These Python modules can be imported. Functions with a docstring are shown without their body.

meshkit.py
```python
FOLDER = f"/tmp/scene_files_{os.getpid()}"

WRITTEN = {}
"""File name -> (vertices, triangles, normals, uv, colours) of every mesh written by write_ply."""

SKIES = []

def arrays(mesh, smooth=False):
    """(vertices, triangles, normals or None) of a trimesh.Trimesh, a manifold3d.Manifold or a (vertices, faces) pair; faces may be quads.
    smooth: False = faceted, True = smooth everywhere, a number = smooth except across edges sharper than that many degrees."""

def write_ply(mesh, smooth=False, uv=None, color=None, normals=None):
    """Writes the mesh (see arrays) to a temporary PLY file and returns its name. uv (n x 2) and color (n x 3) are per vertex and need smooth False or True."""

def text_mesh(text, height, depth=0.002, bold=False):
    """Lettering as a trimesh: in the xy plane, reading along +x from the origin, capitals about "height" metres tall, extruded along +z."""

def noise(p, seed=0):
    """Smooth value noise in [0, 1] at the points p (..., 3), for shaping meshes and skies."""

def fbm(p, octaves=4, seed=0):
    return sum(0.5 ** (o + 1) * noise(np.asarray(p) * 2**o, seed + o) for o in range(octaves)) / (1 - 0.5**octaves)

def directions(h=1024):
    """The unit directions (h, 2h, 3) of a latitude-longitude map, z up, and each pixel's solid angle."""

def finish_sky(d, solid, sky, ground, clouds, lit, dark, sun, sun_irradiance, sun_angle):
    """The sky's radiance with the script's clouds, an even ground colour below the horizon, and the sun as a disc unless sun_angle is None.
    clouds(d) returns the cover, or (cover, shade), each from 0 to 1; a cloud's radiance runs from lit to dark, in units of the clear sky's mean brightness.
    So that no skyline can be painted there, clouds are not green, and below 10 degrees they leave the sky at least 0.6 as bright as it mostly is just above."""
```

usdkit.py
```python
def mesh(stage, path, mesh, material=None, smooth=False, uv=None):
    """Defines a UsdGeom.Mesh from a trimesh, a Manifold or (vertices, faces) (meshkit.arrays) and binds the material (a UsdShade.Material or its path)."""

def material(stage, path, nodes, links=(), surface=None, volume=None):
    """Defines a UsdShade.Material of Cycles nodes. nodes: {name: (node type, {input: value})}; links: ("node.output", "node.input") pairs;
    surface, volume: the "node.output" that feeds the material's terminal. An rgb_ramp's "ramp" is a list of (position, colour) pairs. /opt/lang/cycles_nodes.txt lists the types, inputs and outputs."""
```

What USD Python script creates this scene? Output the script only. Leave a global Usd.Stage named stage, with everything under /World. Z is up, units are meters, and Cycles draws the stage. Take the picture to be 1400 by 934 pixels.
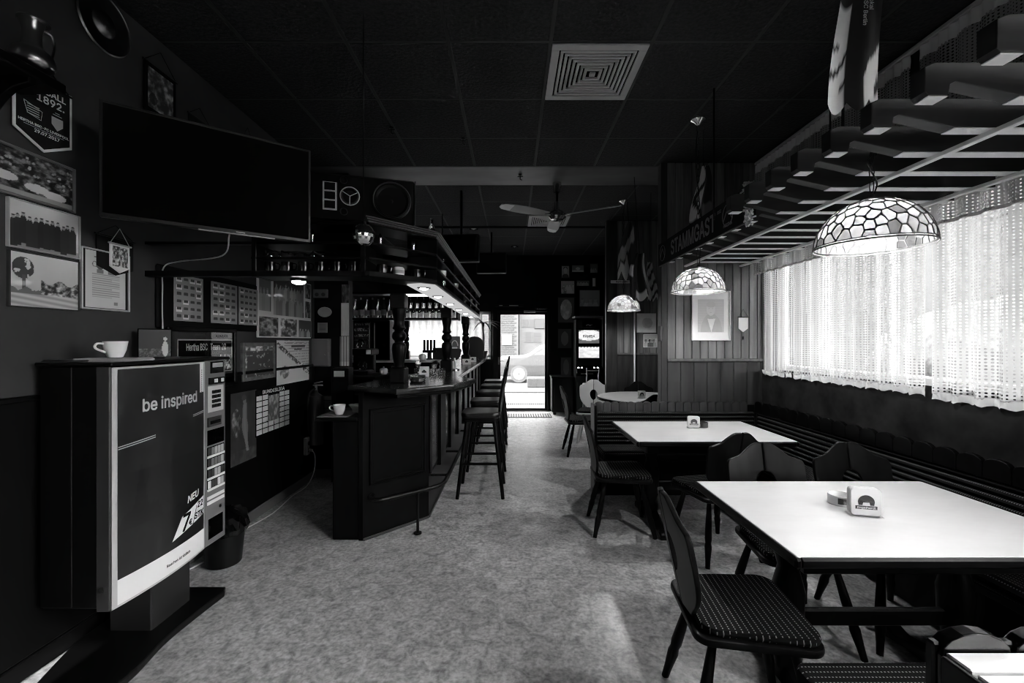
import math, random
import numpy as np, trimesh, mapbox_earcut
import shapely.geometry as sg
from shapely.ops import unary_union
from scipy.spatial import ConvexHull, Voronoi
from pxr import Usd, UsdGeom, UsdLux, UsdShade, Sdf, Gf, Vt
import usdkit, meshkit

random.seed(7)
RNG = np.random.default_rng(7)
PI = math.pi
stage = Usd.Stage.CreateInMemory()
UsdGeom.SetStageUpAxis(stage, 'Z'); UsdGeom.SetStageMetersPerUnit(stage, 1.0)
UsdGeom.Xform.Define(stage, '/World'); UsdGeom.Scope.Define(stage, '/World/Looks')

# ------------------------------------------------------------------ camera, sky, exposure
CAM_H = 1.48
FPX = 592.0
cam = UsdGeom.Camera.Define(stage, '/World/camera')
cam.CreateHorizontalApertureAttr(36.0); cam.CreateVerticalApertureAttr(36.0 * 934 / 1400)
cam.CreateFocalLengthAttr(36.0 * FPX / 1400)
cam.CreateClippingRangeAttr((0.05, 500.0))
cam.CreateExposureAttr(0.0)
cam.AddTransformOp().Set(Gf.Matrix4d(1, 0, 0, 0, 0, 0, 1, 0, 0, -1, 0, 0, 0, 0, CAM_H, 1))
SKY = 7.8
dome = UsdLux.DomeLight.Define(stage, '/World/sky_light')
sun = UsdLux.DistantLight.Define(stage, '/World/sun')      # low sun from behind the camera, straight along the room
sun.CreateAngleAttr(0.53); sun.CreateIntensityAttr(2.6 / 6.72e-5); sun.AddRotateXOp().Set(90.0 - 25.0)
dome.CreateIntensityAttr(1.0); dome.CreateColorAttr(Gf.Vec3f(SKY, SKY, SKY))

# ------------------------------------------------------------------ mesh helpers
def chamfer_topology():
    v = []
    for sx in (-1, 1):
        for sy in (-1, 1):
            for sz in (-1, 1):
                for a in range(3):
                    p = np.array([sx, sy, sz], float) * 0.8; p[a] = (sx, sy, sz)[a]; v.append(p)
    v = np.array(v); f = ConvexHull(v).simplices.copy()
    for i, t in enumerate(f):
        n = np.cross(v[t[1]] - v[t[0]], v[t[2]] - v[t[0]])
        if n @ v[t].mean(0) < 0: f[i] = t[::-1]
    return f
CH_F = chamfer_topology()
BOX_F = np.array([[0,1,3],[0,3,2],[4,6,7],[4,7,5],[0,4,5],[0,5,1],[2,3,7],[2,7,6],[0,2,6],[0,6,4],[1,5,7],[1,7,3]])

def rotz(a): c, s = math.cos(a), math.sin(a); return np.array([[c,-s,0],[s,c,0],[0,0,1.0]])
def rotx(a): c, s = math.cos(a), math.sin(a); return np.array([[1.0,0,0],[0,c,-s],[0,s,c]])
def roty(a): c, s = math.cos(a), math.sin(a); return np.array([[c,0,s],[0,1.0,0],[-s,0,c]])

def catmull(pts, n=8):
    p = np.asarray(pts, float); p = np.vstack([2*p[0]-p[1], p, 2*p[-1]-p[-2]]); out = []
    for i in range(1, len(p)-2):
        for t in np.linspace(0, 1, n, endpoint=False):
            a, b, c, d = p[i-1:i+3]
            out.append(0.5*((2*b)+(c-a)*t+(2*a-5*b+4*c-d)*t*t+(3*b-a-3*c+d)*t**3))
    out.append(p[-2]); return np.array(out)

class MB:
    """Collects shapes that become ONE mesh."""
    def __init__(s): s.v, s.f, s.n = [], [], 0
    def add(s, v, f):
        s.v.append(np.asarray(v, float)); s.f.append(np.asarray(f, int) + s.n); s.n += len(v); return s
    def box(s, c, d, b=0.0, R=None):
        d = np.asarray(d, float) / 2
        if b > 0:
            b = min(b, d.min()*0.9); v = []
            for sx in (-1, 1):
                for sy in (-1, 1):
                    for sz in (-1, 1):
                        for a in range(3):
                            q = np.array([sx, sy, sz], float) * (d - b); q[a] = (sx, sy, sz)[a] * d[a]; v.append(q)
            v, f = np.array(v), CH_F
        else:
            v = np.array([[x, y, z] for x in (-1, 1) for y in (-1, 1) for z in (-1, 1)]) * d; f = BOX_F
        if R is not None: v = v @ R.T
        return s.add(v + np.asarray(c, float), f)
    def span(s, lo, hi, b=0.0):
        lo, hi = np.asarray(lo, float), np.asarray(hi, float)
        return s.box((lo + hi) / 2, np.abs(hi - lo), b)
    def tube(s, pts, r, n=6, caps=True):
        p = np.asarray(pts, float); r = np.broadcast_to(np.asarray(r, float), (len(p),))
        t = np.gradient(p, axis=0); t /= np.linalg.norm(t, axis=1, keepdims=True) + 1e-12
        a = np.cross(t[0], [0, 0, 1.0] if abs(t[0][2]) < 0.9 else [1.0, 0, 0]); A = []
        for i in range(len(p)):
            a = a - t[i]*(a @ t[i]); a = a/(np.linalg.norm(a)+1e-12); A.append(a)
        A = np.array(A); B = np.cross(t, A); ang = np.arange(n)*2*PI/n
        v = p[:, None] + r[:, None, None]*(np.cos(ang)[None, :, None]*A[:, None] + np.sin(ang)[None, :, None]*B[:, None])
        f = []
        for i in range(len(p)-1):
            for j in range(n):
                k = (j+1) % n; f += [[i*n+j, i*n+k, (i+1)*n+k], [i*n+j, (i+1)*n+k, (i+1)*n+j]]
        v = v.reshape(-1, 3)
        if caps:
            L = len(p)-1
            for j in range(1, n-1): f += [[0, j+1, j], [L*n, L*n+j, L*n+j+1]]
        return s.add(v, f)
    def cyl(s, p0, p1, r0, r1=None, n=12): return s.tube([p0, p1], [r0, r0 if r1 is None else r1], n)
    def lathe(s, prof, n=20, o=(0, 0, 0), R=None, k=(1, 1)):
        prof = np.asarray(prof, float); ang = np.arange(n)*2*PI/n; m = len(prof)
        v = np.stack([prof[:, 0, None]*np.cos(ang)*k[0], prof[:, 0, None]*np.sin(ang)*k[1], np.broadcast_to(prof[:, 1, None], (m, n))], -1).reshape(-1, 3)
        f = []
        for i in range(m-1):
            for j in range(n):
                q = (j+1) % n; f += [[i*n+j, i*n+q, (i+1)*n+q], [i*n+j, (i+1)*n+q, (i+1)*n+j]]
        if R is not None: v = v @ R.T
        return s.add(v + np.asarray(o, float), f)
    def plate(s, ring, h, b=0.0, holes=(), M=None):
        """A flat board of outline ring, from z=0 to z=h, with edges rounded over by b. M: 4x4."""
        rings = [np.asarray(sg.polygon.orient(sg.Polygon(ring)).exterior.coords)[:-1]]
        rings += [np.asarray(sg.polygon.orient(sg.Polygon(q)).exterior.coords)[:-1][::-1] for q in holes]
        ends = np.cumsum([len(r) for r in rings]).astype(np.uint32); base = np.vstack(rings)
        tri = mapbox_earcut.triangulate_float64(np.ascontiguousarray(base), ends).reshape(-1, 3).astype(int)
        a = base[tri]; ar = (a[:,1,0]-a[:,0,0])*(a[:,2,1]-a[:,0,1])-(a[:,1,1]-a[:,0,1])*(a[:,2,0]-a[:,0,0])
        tri[ar < 0] = tri[ar < 0][:, ::-1]
        def inset(d):
            out = []
            for r in rings:
                e = np.roll(r, -1, 0) - np.roll(r, 1, 0); e /= np.linalg.norm(e, axis=1, keepdims=True)+1e-12
                out.append(r + d*np.stack([-e[:, 1], e[:, 0]], 1))
            return np.vstack(out)
        lv = [(b, 0.0), (0.3*b, 0.3*b), (0, b), (0, h-b), (0.3*b, h-0.3*b), (b, h)] if b > 0 else [(0, 0.0), (0, h)]
        V = np.vstack([np.column_stack([inset(d), np.full(len(base), z)]) for d, z in lv]); N = len(base); f = [tri[:, ::-1], tri + N*(len(lv)-1)]
        side, st = [], 0
        for r in rings:
            m = len(r); i = np.arange(m); j = (i+1) % m
            for k in range(len(lv)-1):
                A, B = k*N+st, (k+1)*N+st
                side.append(np.column_stack([A+i, A+j, B+j])); side.append(np.column_stack([A+i, B+j, B+i]))
            st += m
        if M is not None: V = V @ np.asarray(M)[:3, :3].T + np.asarray(M)[:3, 3]
        return s.add(V, np.vstack(f+side))
    def grid(s, P, closed=False):
        """P: (m, n, 3) points."""
        m, n = P.shape[:2]; i, j = np.meshgrid(np.arange(m-1), np.arange(n-1), indexing='ij')
        q = np.stack([i*n+j, i*n+j+1, (i+1)*n+j+1, (i+1)*n+j], -1).reshape(-1, 4)
        return s.add(P.reshape(-1, 3), np.vstack([q[:, [0,1,2]], q[:, [0,2,3]]]))
    def sphere(s, c, r, n=12, k=(1, 1, 1)):
        a = np.linspace(-PI/2, PI/2, n); prof = np.column_stack([np.maximum(np.cos(a), 1e-4)*r*k[0], np.sin(a)*r*k[2]])
        return s.lathe(prof, n*2-4, c, k=(1, k[1]/k[0]))
    def text(s, txt, hgt, at, depth=0.001, bold=False, align='c', skew=0.0, width=None):
        m = meshkit.text_mesh(txt, hgt, depth, bold); v = np.array(m.vertices); w = v[:, 0].max()
        if width: v[:, 0] *= width/w; w = width
        v[:, 0] += {'c': -w/2, 'l': 0, 'r': -w}[align]; v[:, 0] += skew*v[:, 1]
        return s.add(v + np.asarray(at, float), m.faces)
    def xf(s, R=None, t=(0, 0, 0)):
        s.v = [(q @ R.T if R is not None else q) + np.asarray(t, float) for q in s.v]; return s
    def get(s): return np.vstack(s.v), np.vstack(s.f)

# ------------------------------------------------------------------ scene helpers
USED, OFF = {}, {}
def numbered(parent, name):
    k = (str(parent), name); n = USED.get(k, 0); USED[k] = n + 1
    return f'{parent}/{name}' if n == 0 else f'{parent}/{name}_{n:03d}'
def tag(p, label=None, cat=None, group=None, kind=None):
    for k, x in (('label', label), ('category', cat), ('group', group), ('kind', kind)):
        if x: p.SetCustomDataByKey(k, x)
    return p
def obj(name, mb, mat, parent='/World', smooth=False, label=None, kind=None, tone=None):
    parent = parent if isinstance(parent, str) else str(parent.GetPath())
    off = OFF.get('/'.join(parent.split('/')[:3])); geo = mb.get() if isinstance(mb, MB) else mb
    if off is not None: geo = (np.asarray(geo[0]) - off, geo[1])
    m = usdkit.mesh(stage, numbered(parent, name), geo, M[mat] if isinstance(mat, str) else mat, smooth=smooth)
    if tone is not None:
        pv = UsdGeom.PrimvarsAPI(m).CreatePrimvar('tone', Sdf.ValueTypeNames.Color3fArray, 'vertex')
        pv.Set(Vt.Vec3fArray.FromNumpy(np.repeat(np.asarray(tone, np.float32)[:, None], 3, 1)))
    p = m.GetPrim()
    if label or kind: tag(p, label=label, kind=kind)
    return p
def frame(o, u=(1, 0, 0), v=(0, 1, 0)):
    u, v = np.asarray(u, float), np.asarray(v, float); w = np.cross(u, v)
    return Gf.Matrix4d(*u, 0, *v, 0, *w, 0, *map(float, o), 1)
def turned(o, rz): return frame(o, (math.cos(rz), math.sin(rz), 0), (-math.sin(rz), math.cos(rz), 0))
def thing(name, label, cat, at=(0, 0, 0), group=None, rz=0.0, world=None):
    """world: the thing's base; its parts are then given in room coordinates."""
    x = UsdGeom.Xform.Define(stage, numbered('/World', name))
    if world is not None: OFF[str(x.GetPath())] = np.array(world, float); at = world
    x.AddTransformOp().Set(at if isinstance(at, Gf.Matrix4d) else turned(at, rz))
    return tag(x.GetPrim(), label, cat, group)
def dup(root, at, label=None, group=None, rz=0.0):
    was = root.GetCustomData(); base = root.GetName()
    if base[-4:-3] == '_' and base[-3:].isdigit(): base = base[:-4]
    r = thing(base, label or was['label'], was['category'], at, group or was.get('group'), rz)
    r.GetReferences().AddInternalReference(root.GetPath()); r.SetInstanceable(True)
    return r
def struct(name, mb, mat, smooth=False, label=None):
    p = obj(name, mb, mat, '/World', smooth); return tag(p, label=label, kind='structure')
def sthing(name, at=(0, 0, 0), label=None):
    x = UsdGeom.Xform.Define(stage, numbered('/World', name)); x.AddTransformOp().Set(at if isinstance(at, Gf.Matrix4d) else turned(at, 0))
    return tag(x.GetPrim(), label=label, kind='structure')
# wall frames: u to the viewer's right along the wall, v up, w out of the wall
XL, YP, YB, YF, Y2, XR = -2.15, 4.42, 4.71, 9.2, 6.55, 2.57
ZC = 3.31
def LW(y, z, d=0.0): return frame((XL+d, y, z), (0, 1, 0), (0, 0, 1))
def PW(x, z, d=0.0): return frame((x, YP-d, z), (1, 0, 0), (0, 0, 1))
def BW(x, z, d=0.0): return frame((x, YB-d, z), (1, 0, 0), (0, 0, 1))
def P2(x, z, d=0.0): return frame((x, Y2-d, z), (1, 0, 0), (0, 0, 1))
def FW(x, z, d=0.0): return frame((x, YF-d, z), (1, 0, 0), (0, 0, 1))

# ------------------------------------------------------------------ materials
M = {}
def g3(c): return (c, c, c) if np.ndim(c) == 0 else c
def pm(name, c, rough=0.5, spec=0.5, metal=0.0, bump=None, mottle=None, stretch=None, **kw):
    """bump: (scale, distance); mottle: (dark, light, scale[, detail]); stretch: xyz scale of the noise."""
    n = {'p': ('principled_bsdf', {'base_color': g3(c), 'roughness': rough, 'specular_ior_level': spec, 'metallic': metal, **kw})}; l = []
    if bump or mottle:
        n['t'] = ('texture_coordinate', {}); n['m'] = ('mapping', {'scale': stretch or (1, 1, 1)}); l.append(('t.object', 'm.vector'))
    if mottle:
        n['n'] = ('noise_texture', {'scale': mottle[2], 'detail': mottle[3] if len(mottle) > 3 else 4, 'roughness': 0.6})
        n['r'] = ('rgb_ramp', {'ramp': [(0.3, g3(mottle[0])), (0.7, g3(mottle[1]))]})
        l += [('m.vector', 'n.vector'), ('n.fac', 'r.fac'), ('r.color', 'p.base_color')]
    if bump:
        n['bn'] = ('noise_texture', {'scale': bump[0], 'detail': 3}); n['b'] = ('bump', {'strength': 0.6, 'distance': bump[1]})
        l += [('m.vector', 'bn.vector'), ('bn.fac', 'b.height'), ('b.normal', 'p.normal')]
    M[name] = usdkit.material(stage, '/World/Looks/' + name, n, l, surface='p.BSDF'); return M[name]
pm('black_wood', 0.002, 0.36, 0.14, mottle=(0.0012, 0.0035, 14), stretch=(1, 1, 0.15))
pm('panel_gloss', 0.01, 0.2, 0.5)
pm('stool_seat', 0.008, 0.3, 0.5)
pm('vent_grey', 0.42, 0.5)
pm('chair_glare', 0.6, 0.3)  # chair wood toned pale to stand for glare on one chair
pm('brick', 0.032, 0.9)
pm('bar_wood', 0.0015, 0.34, 0.12, mottle=(0.0009, 0.003, 12), stretch=(1, 1, 0.12))
pm('counter_wood', 0.015, 0.16, 0.5, mottle=(0.008, 0.03, 9), stretch=(0.2, 1, 1))
pm('chair_wood', 0.005, 0.36, 0.1, mottle=(0.003, 0.009, 16), stretch=(1, 1, 0.12))
pm('beam_wood', 0.02, 0.5, 0.3, mottle=(0.01, 0.035, 14), stretch=(0.12, 1, 1))
pm('beam_edge', 0.95, 0.3)
pm('lawn', 0.03, 0.9)
pm('plank_a', 0.12, 0.45, 0.4, mottle=(0.06, 0.17, 9), stretch=(2, 2, 0.14))
pm('plank_b', 0.10, 0.45, 0.4, mottle=(0.045, 0.14, 9), stretch=(2, 2, 0.14))
pm('plank_c', 0.16, 0.45, 0.4, mottle=(0.085, 0.23, 9), stretch=(2, 2, 0.14))
pm('plank_dark', 0.024, 0.45, 0.3, mottle=(0.012, 0.045, 8), stretch=(2, 2, 0.2))
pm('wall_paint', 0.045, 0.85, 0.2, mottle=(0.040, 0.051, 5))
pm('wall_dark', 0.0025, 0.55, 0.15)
pm('ceiling_tile', 0.025, 0.8, 0.2, bump=(45, 0.012), mottle=(0.009, 0.03, 45))
pm('ceiling_plain', 0.035, 0.45, 0.4, mottle=(0.025, 0.10, 2.2), stretch=(0.4, 1, 1))
pm('ceiling_bar', 0.022, 0.6, 0.3)
pm('white_paint', 0.8, 0.45)
pm('white_gloss', 0.85, 0.15)
pm('grey_light', 0.5, 0.4)
pm('grey_mid', 0.15, 0.45)
pm('grey_dark', 0.035, 0.45)
pm('grey_metal', 0.42, 0.3, metal=0.8)
pm('black_gloss', 0.002, 0.08, 0.4)
pm('black_satin', 0.003, 0.35, 0.25)
pm('black_matte', 0.004, 0.8, 0.1)
pm('chrome', 0.8, 0.12, metal=1.0)
pm('pewter', 0.4, 0.25, metal=1.0)
pm('copper_dark', 0.14, 0.3, metal=1.0, mottle=(0.16, 0.34, 6))
pm('laminate', 0.66, 0.17, 0.5, mottle=(0.61, 0.68, 7), stretch=(0.4, 1, 1))
pm('porcelain', 0.85, 0.1)
pm('paper', 0.75, 0.7)
pm('paper_grey', 0.4, 0.7)
pm('velvet', 0.016, 0.9, 0.1, mottle=(0.007, 0.028, 5))
pm('cloth_white', 0.85, 0.85, 0.1)
pm('cloth_dark', 0.012, 0.85, 0.1)
pm('cloth_mid', 0.2, 0.85, 0.1)
pm('cornice', 0.07, 0.25, 0.5)
pm('mug_dark', 0.05, 0.2, metal=1.0)
pm('fringe', 0.85, 0.9, 0.1)
pm('leaf', 0.08, 0.5)
pm('trunk', 0.35, 0.8)
pm('concrete', 0.07, 0.9, mottle=(0.065, 0.077, 4))
pm('road', 0.1, 0.9)
pm('house_light', 0.05, 0.9)
pm('house_dark', 0.02, 0.7)
pm('car_paint', 0.055, 0.4, 0.2)
pm('hedge', 0.1, 0.8, mottle=(0.05, 0.18, 25))
pm('bezel', 0.012, 0.3, 0.4)
pm('pedestal_grey', 0.016, 0.4, 0.3)
pm('tyre', 0.07, 0.8)
pm('rubber', 0.008, 0.8)
pm('lead', 0.015, 0.6)
def prints(name, rough, coat=0.0):
    M[name] = usdkit.material(stage, '/World/Looks/'+name, {'a': ('attribute', {'attribute': 'tone'}), 'p': ('principled_bsdf', {'roughness': rough, 'coat_weight': coat, 'coat_roughness': 0.04})}, [('a.color', 'p.base_color')], surface='p.BSDF')
prints('print_matte', 0.55); prints('print_glazed', 0.5, 0.3)
def emit(name, s):
    M[name] = usdkit.material(stage, '/World/Looks/'+name, {'e': ('emission', {'color': (1, 1, 1), 'strength': s})}, [], surface='e.emission')
emit('soffit_glow', 0.55); emit('bulb_glow', 770.0); emit('spot_glow', 12.0); emit('lamp_tube', 5.0)
M['screen_lit'] = usdkit.material(stage, '/World/Looks/screen_lit', {'a': ('attribute', {'attribute': 'tone'}), 'e': ('emission', {'strength': 1.0})}, [('a.color', 'e.color')], surface='e.emission')
# glass
M['pane'] = usdkit.material(stage, '/World/Looks/pane', {'t': ('transparent_bsdf', {}), 'g': ('glossy_bsdf', {'roughness': 0.0, 'color': (1, 1, 1)}), 'f': ('layer_weight', {'blend': 0.5}),
    'p': ('math', {'math_type': 'power', 'value2': 4.0}), 'q': ('math', {'math_type': 'multiply_add', 'value2': 0.8, 'value3': 0.03}), 'x': ('mix_closure', {})},
    [('f.facing', 'p.value1'), ('p.value', 'q.value1'), ('q.value', 'x.fac'), ('t.BSDF', 'x.closure1'), ('g.BSDF', 'x.closure2')], surface='x.closure')
pm('bottle_glass', (0.55, 0.55, 0.55), 0.03, transmission_weight=1.0)
pm('dark_glass', (0.04, 0.04, 0.04), 0.05, 0.6)
pm('clear_glass', (0.9, 0.9, 0.9), 0.02, transmission_weight=1.0)
# lino floor: mottled, soft sheen
M['lino'] = usdkit.material(stage, '/World/Looks/lino', {
    'g': ('geometry', {}), 'n1': ('noise_texture', {'scale': 12.0, 'detail': 6, 'roughness': 0.7, 'distortion': 0.8}), 'n2': ('noise_texture', {'scale': 45.0, 'detail': 3}),
    'n3': ('noise_texture', {'scale': 1.2, 'detail': 2}),
    'r1': ('rgb_ramp', {'ramp': [(0.32, g3(0.30)), (0.5, g3(0.57)), (0.68, g3(0.80))]}), 'r2': ('rgb_ramp', {'ramp': [(0.3, g3(0.55)), (0.6, g3(1.0))]}), 'r3': ('rgb_ramp', {'ramp': [(0.3, g3(0.85)), (0.7, g3(1.0))]}),
    'x': ('mix', {'mix_type': 'multiply', 'fac': 1.0}), 'y': ('mix', {'mix_type': 'multiply', 'fac': 1.0}), 'p': ('principled_bsdf', {'roughness': 0.3, 'specular_ior_level': 0.5})},
    [('g.position', 'n1.vector'), ('g.position', 'n2.vector'), ('g.position', 'n3.vector'), ('n1.fac', 'r1.fac'), ('n2.fac', 'r2.fac'), ('n3.fac', 'r3.fac'), ('r1.color', 'x.color1'), ('r2.color', 'x.color2'), ('x.color', 'y.color1'), ('r3.color', 'y.color2'), ('y.color', 'p.base_color')], surface='p.BSDF')
# woven upholstery: rows of light stitches on black. U: axis along a row, V: across rows
def stitched(name, u, v, du=0.011, dv=0.021, base=0.005, light=0.22, ribs=0.0):
    n = {'t': ('texture_coordinate', {}), 's': ('separate_xyz', {}), 'ua': ('math', {'math_type': 'multiply', 'value2': 2*PI/du}), 'va': ('math', {'math_type': 'multiply', 'value2': 2*PI/dv}),
         'us': ('math', {'math_type': 'sine'}), 'vs': ('math', {'math_type': 'sine'}), 'ug': ('math', {'math_type': 'greater_than', 'value2': 0.1}), 'vg': ('math', {'math_type': 'greater_than', 'value2': 0.86}),
         'q': ('math', {'math_type': 'multiply'}), 'r': ('rgb_ramp', {'ramp': [(0, g3(base)), (1, g3(light))]}), 'p': ('principled_bsdf', {'roughness': 0.9, 'specular_ior_level': 0.1})}
    l = [('t.object', 's.vector'), (f's.{u}', 'ua.value1'), (f's.{v}', 'va.value1'), ('ua.value', 'us.value1'), ('va.value', 'vs.value1'), ('us.value', 'ug.value1'), ('vs.value', 'vg.value1'), ('ug.value', 'q.value1'), ('vg.value', 'q.value2'), ('q.value', 'r.fac'), ('r.color', 'p.base_color')]
    M[name] = usdkit.material(stage, '/World/Looks/'+name, n, l, surface='p.BSDF')
stitched('seat_fabric', 'x', 'y'); stitched('seat_fabric_side', 'y', 'x')
stitched('back_fabric', 'x', 'z', dv=0.04, light=0.08); stitched('back_fabric_side', 'y', 'z', dv=0.04, light=0.12)
# lace: woven net with holes, in vertical bands
def lace(name, along, tr, col, hole):
    n = {'g': ('geometry', {}), 's': ('separate_xyz', {}), 'ya': ('math', {'math_type': 'multiply', 'value2': 2*PI/0.036}), 'za': ('math', {'math_type': 'multiply', 'value2': 2*PI/0.036}),
         'pl': ('math', {'math_type': 'add'}), 'mi': ('math', {'math_type': 'subtract'}), 's1': ('math', {'math_type': 'sine'}), 's2': ('math', {'math_type': 'sine'}), 'm': ('math', {'math_type': 'multiply'}),
         'yb': ('math', {'math_type': 'multiply', 'value2': 2*PI/0.21}), 'sb': ('math', {'math_type': 'sine'}), 'mb': ('math', {'math_type': 'multiply_add', 'value2': 0.22, 'value3': hole}),
         'gt': ('math', {'math_type': 'greater_than'}), 'd': ('diffuse_bsdf', {'color': g3(col)}), 'tl': ('translucent_bsdf', {'color': g3(tr)}), 'a': ('mix_closure', {'fac': 0.5}), 'tp': ('transparent_bsdf', {}), 'x': ('mix_closure', {})}
    l = [('g.position', 's.vector'), (f's.{along}', 'ya.value1'), ('s.z', 'za.value1'), ('ya.value', 'pl.value1'), ('za.value', 'pl.value2'), ('ya.value', 'mi.value1'), ('za.value', 'mi.value2'), ('pl.value', 's1.value1'), ('mi.value', 's2.value1'),
         ('s1.value', 'm.value1'), ('s2.value', 'm.value2'), (f's.{along}', 'yb.value1'), ('yb.value', 'sb.value1'), ('sb.value', 'mb.value1'), ('m.value', 'gt.value1'), ('mb.value', 'gt.value2'),
         ('d.BSDF', 'a.closure1'), ('tl.BSDF', 'a.closure2'), ('a.closure', 'x.closure1'), ('tp.BSDF', 'x.closure2'), ('gt.value', 'x.fac')]
    M[name] = usdkit.material(stage, '/World/Looks/'+name, n, l, surface='x.closure')
lace('lace', 'y', 0.25, 0.6, 0.5); lace('lace_front', 'x', 0.42, 0.7, 0.6)
def shade_glass(name, t, r):
    M[name] = usdkit.material(stage, '/World/Looks/'+name, {'c': ('texture_coordinate', {}), 'no': ('noise_texture', {'scale': 30.0, 'detail': 3}), 'rp': ('rgb_ramp', {'ramp': [(0.3, g3(t*0.75)), (0.7, g3(t*1.15))]}),
        't': ('translucent_bsdf', {}), 'p': ('principled_bsdf', {'base_color': g3(r), 'roughness': 0.15}), 'x': ('add_closure', {})},
        [('c.object', 'no.vector'), ('no.fac', 'rp.fac'), ('rp.color', 't.color'), ('t.BSDF', 'x.closure1'), ('p.BSDF', 'x.closure2')], surface='x.closure')
shade_glass('shade_white', 0.039, 0.06); shade_glass('shade_mid', 0.027, 0.045); shade_glass('shade_grey', 0.011, 0.02)
# ================================================================== THE SETTING
fl = sthing('floor', label='mottled pale grey linoleum floor of the pub')
ys = [-1.9, 0.84, 2.84, 4.84, 6.84, YF]
for a, b in zip(ys[:-1], ys[1:]):
    obj('lino_sheet', MB().span((-2.8, a+0.001, -0.05), (2.7, b-0.001, 0.0), 0.0008), 'lino', fl)
obj('screed', MB().span((-3.0, -2.1, -0.2), (2.9, YF+0.2, -0.051)), 'concrete', fl)

ce = sthing('ceiling', label='dark suspended ceiling of square textured tiles')
XG = [-2.8, -2.264, -1.639, -1.014, -0.389, 0.2366, 0.861, 1.486, 2.111, XR+0.05]
RG = [(1.39, 2.02), (2.02, 2.65), (2.65, 3.28), (3.28, 3.91), (3.91, 4.53), (5.08, 5.68), (5.68, 6.28), (6.28, 6.88), (6.95, 7.55), (7.55, 8.15), (8.15, 8.75), (8.75, YF)]
VENTS = {(5, 2), (5, 7)}
for i in range(len(XG)-1):
    for j, (a, b) in enumerate(RG):
        if (i, j) in VENTS: continue
        if XG[i+1] <= XL and b < 4.7: continue
        dz = 0.002*((i*7+j*3) % 3)
        obj('ceiling_tile', MB().span((XG[i]+0.011, a+0.011, ZC+dz), (XG[i+1]-0.011, b-0.011, ZC+0.02), 0.004), 'ceiling_tile', ce)
obj('plain_strip', MB().span((-2.8, 4.542, ZC+0.001), (XR+0.05, 5.068, ZC+0.02), 0.002), 'ceiling_plain', ce)
for x in XG[1:-1]:
    obj('grid_bar', MB().span((x-0.012, -1.9, ZC+0.002), (x+0.012, YF, ZC+0.03), 0.002), 'ceiling_bar', ce)
gb = MB()
for y in sorted({q for r in RG for q in r}): gb.span((-2.8, y-0.012, ZC+0.0025), (XR+0.05, y+0.012, ZC+0.03), 0.002)
obj('cross_bar', gb, 'ceiling_bar', ce)
obj('slab', MB().span((-3.0, -2.1, ZC+0.031), (2.9, YF+0.2, ZC+0.2)), 'black_matte', ce)
obj('near_field', MB().span((-2.2, -1.9, ZC+0.001), (XR+0.05, 1.38, ZC+0.02)), 'ceiling_tile', ce)
struct('trim_1', MB().span((-2.8, 6.885, ZC-0.02), (1.5, 6.945, ZC+0.02), 0.004), 'black_matte', label='thin black strip across the ceiling behind the fan')

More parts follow.
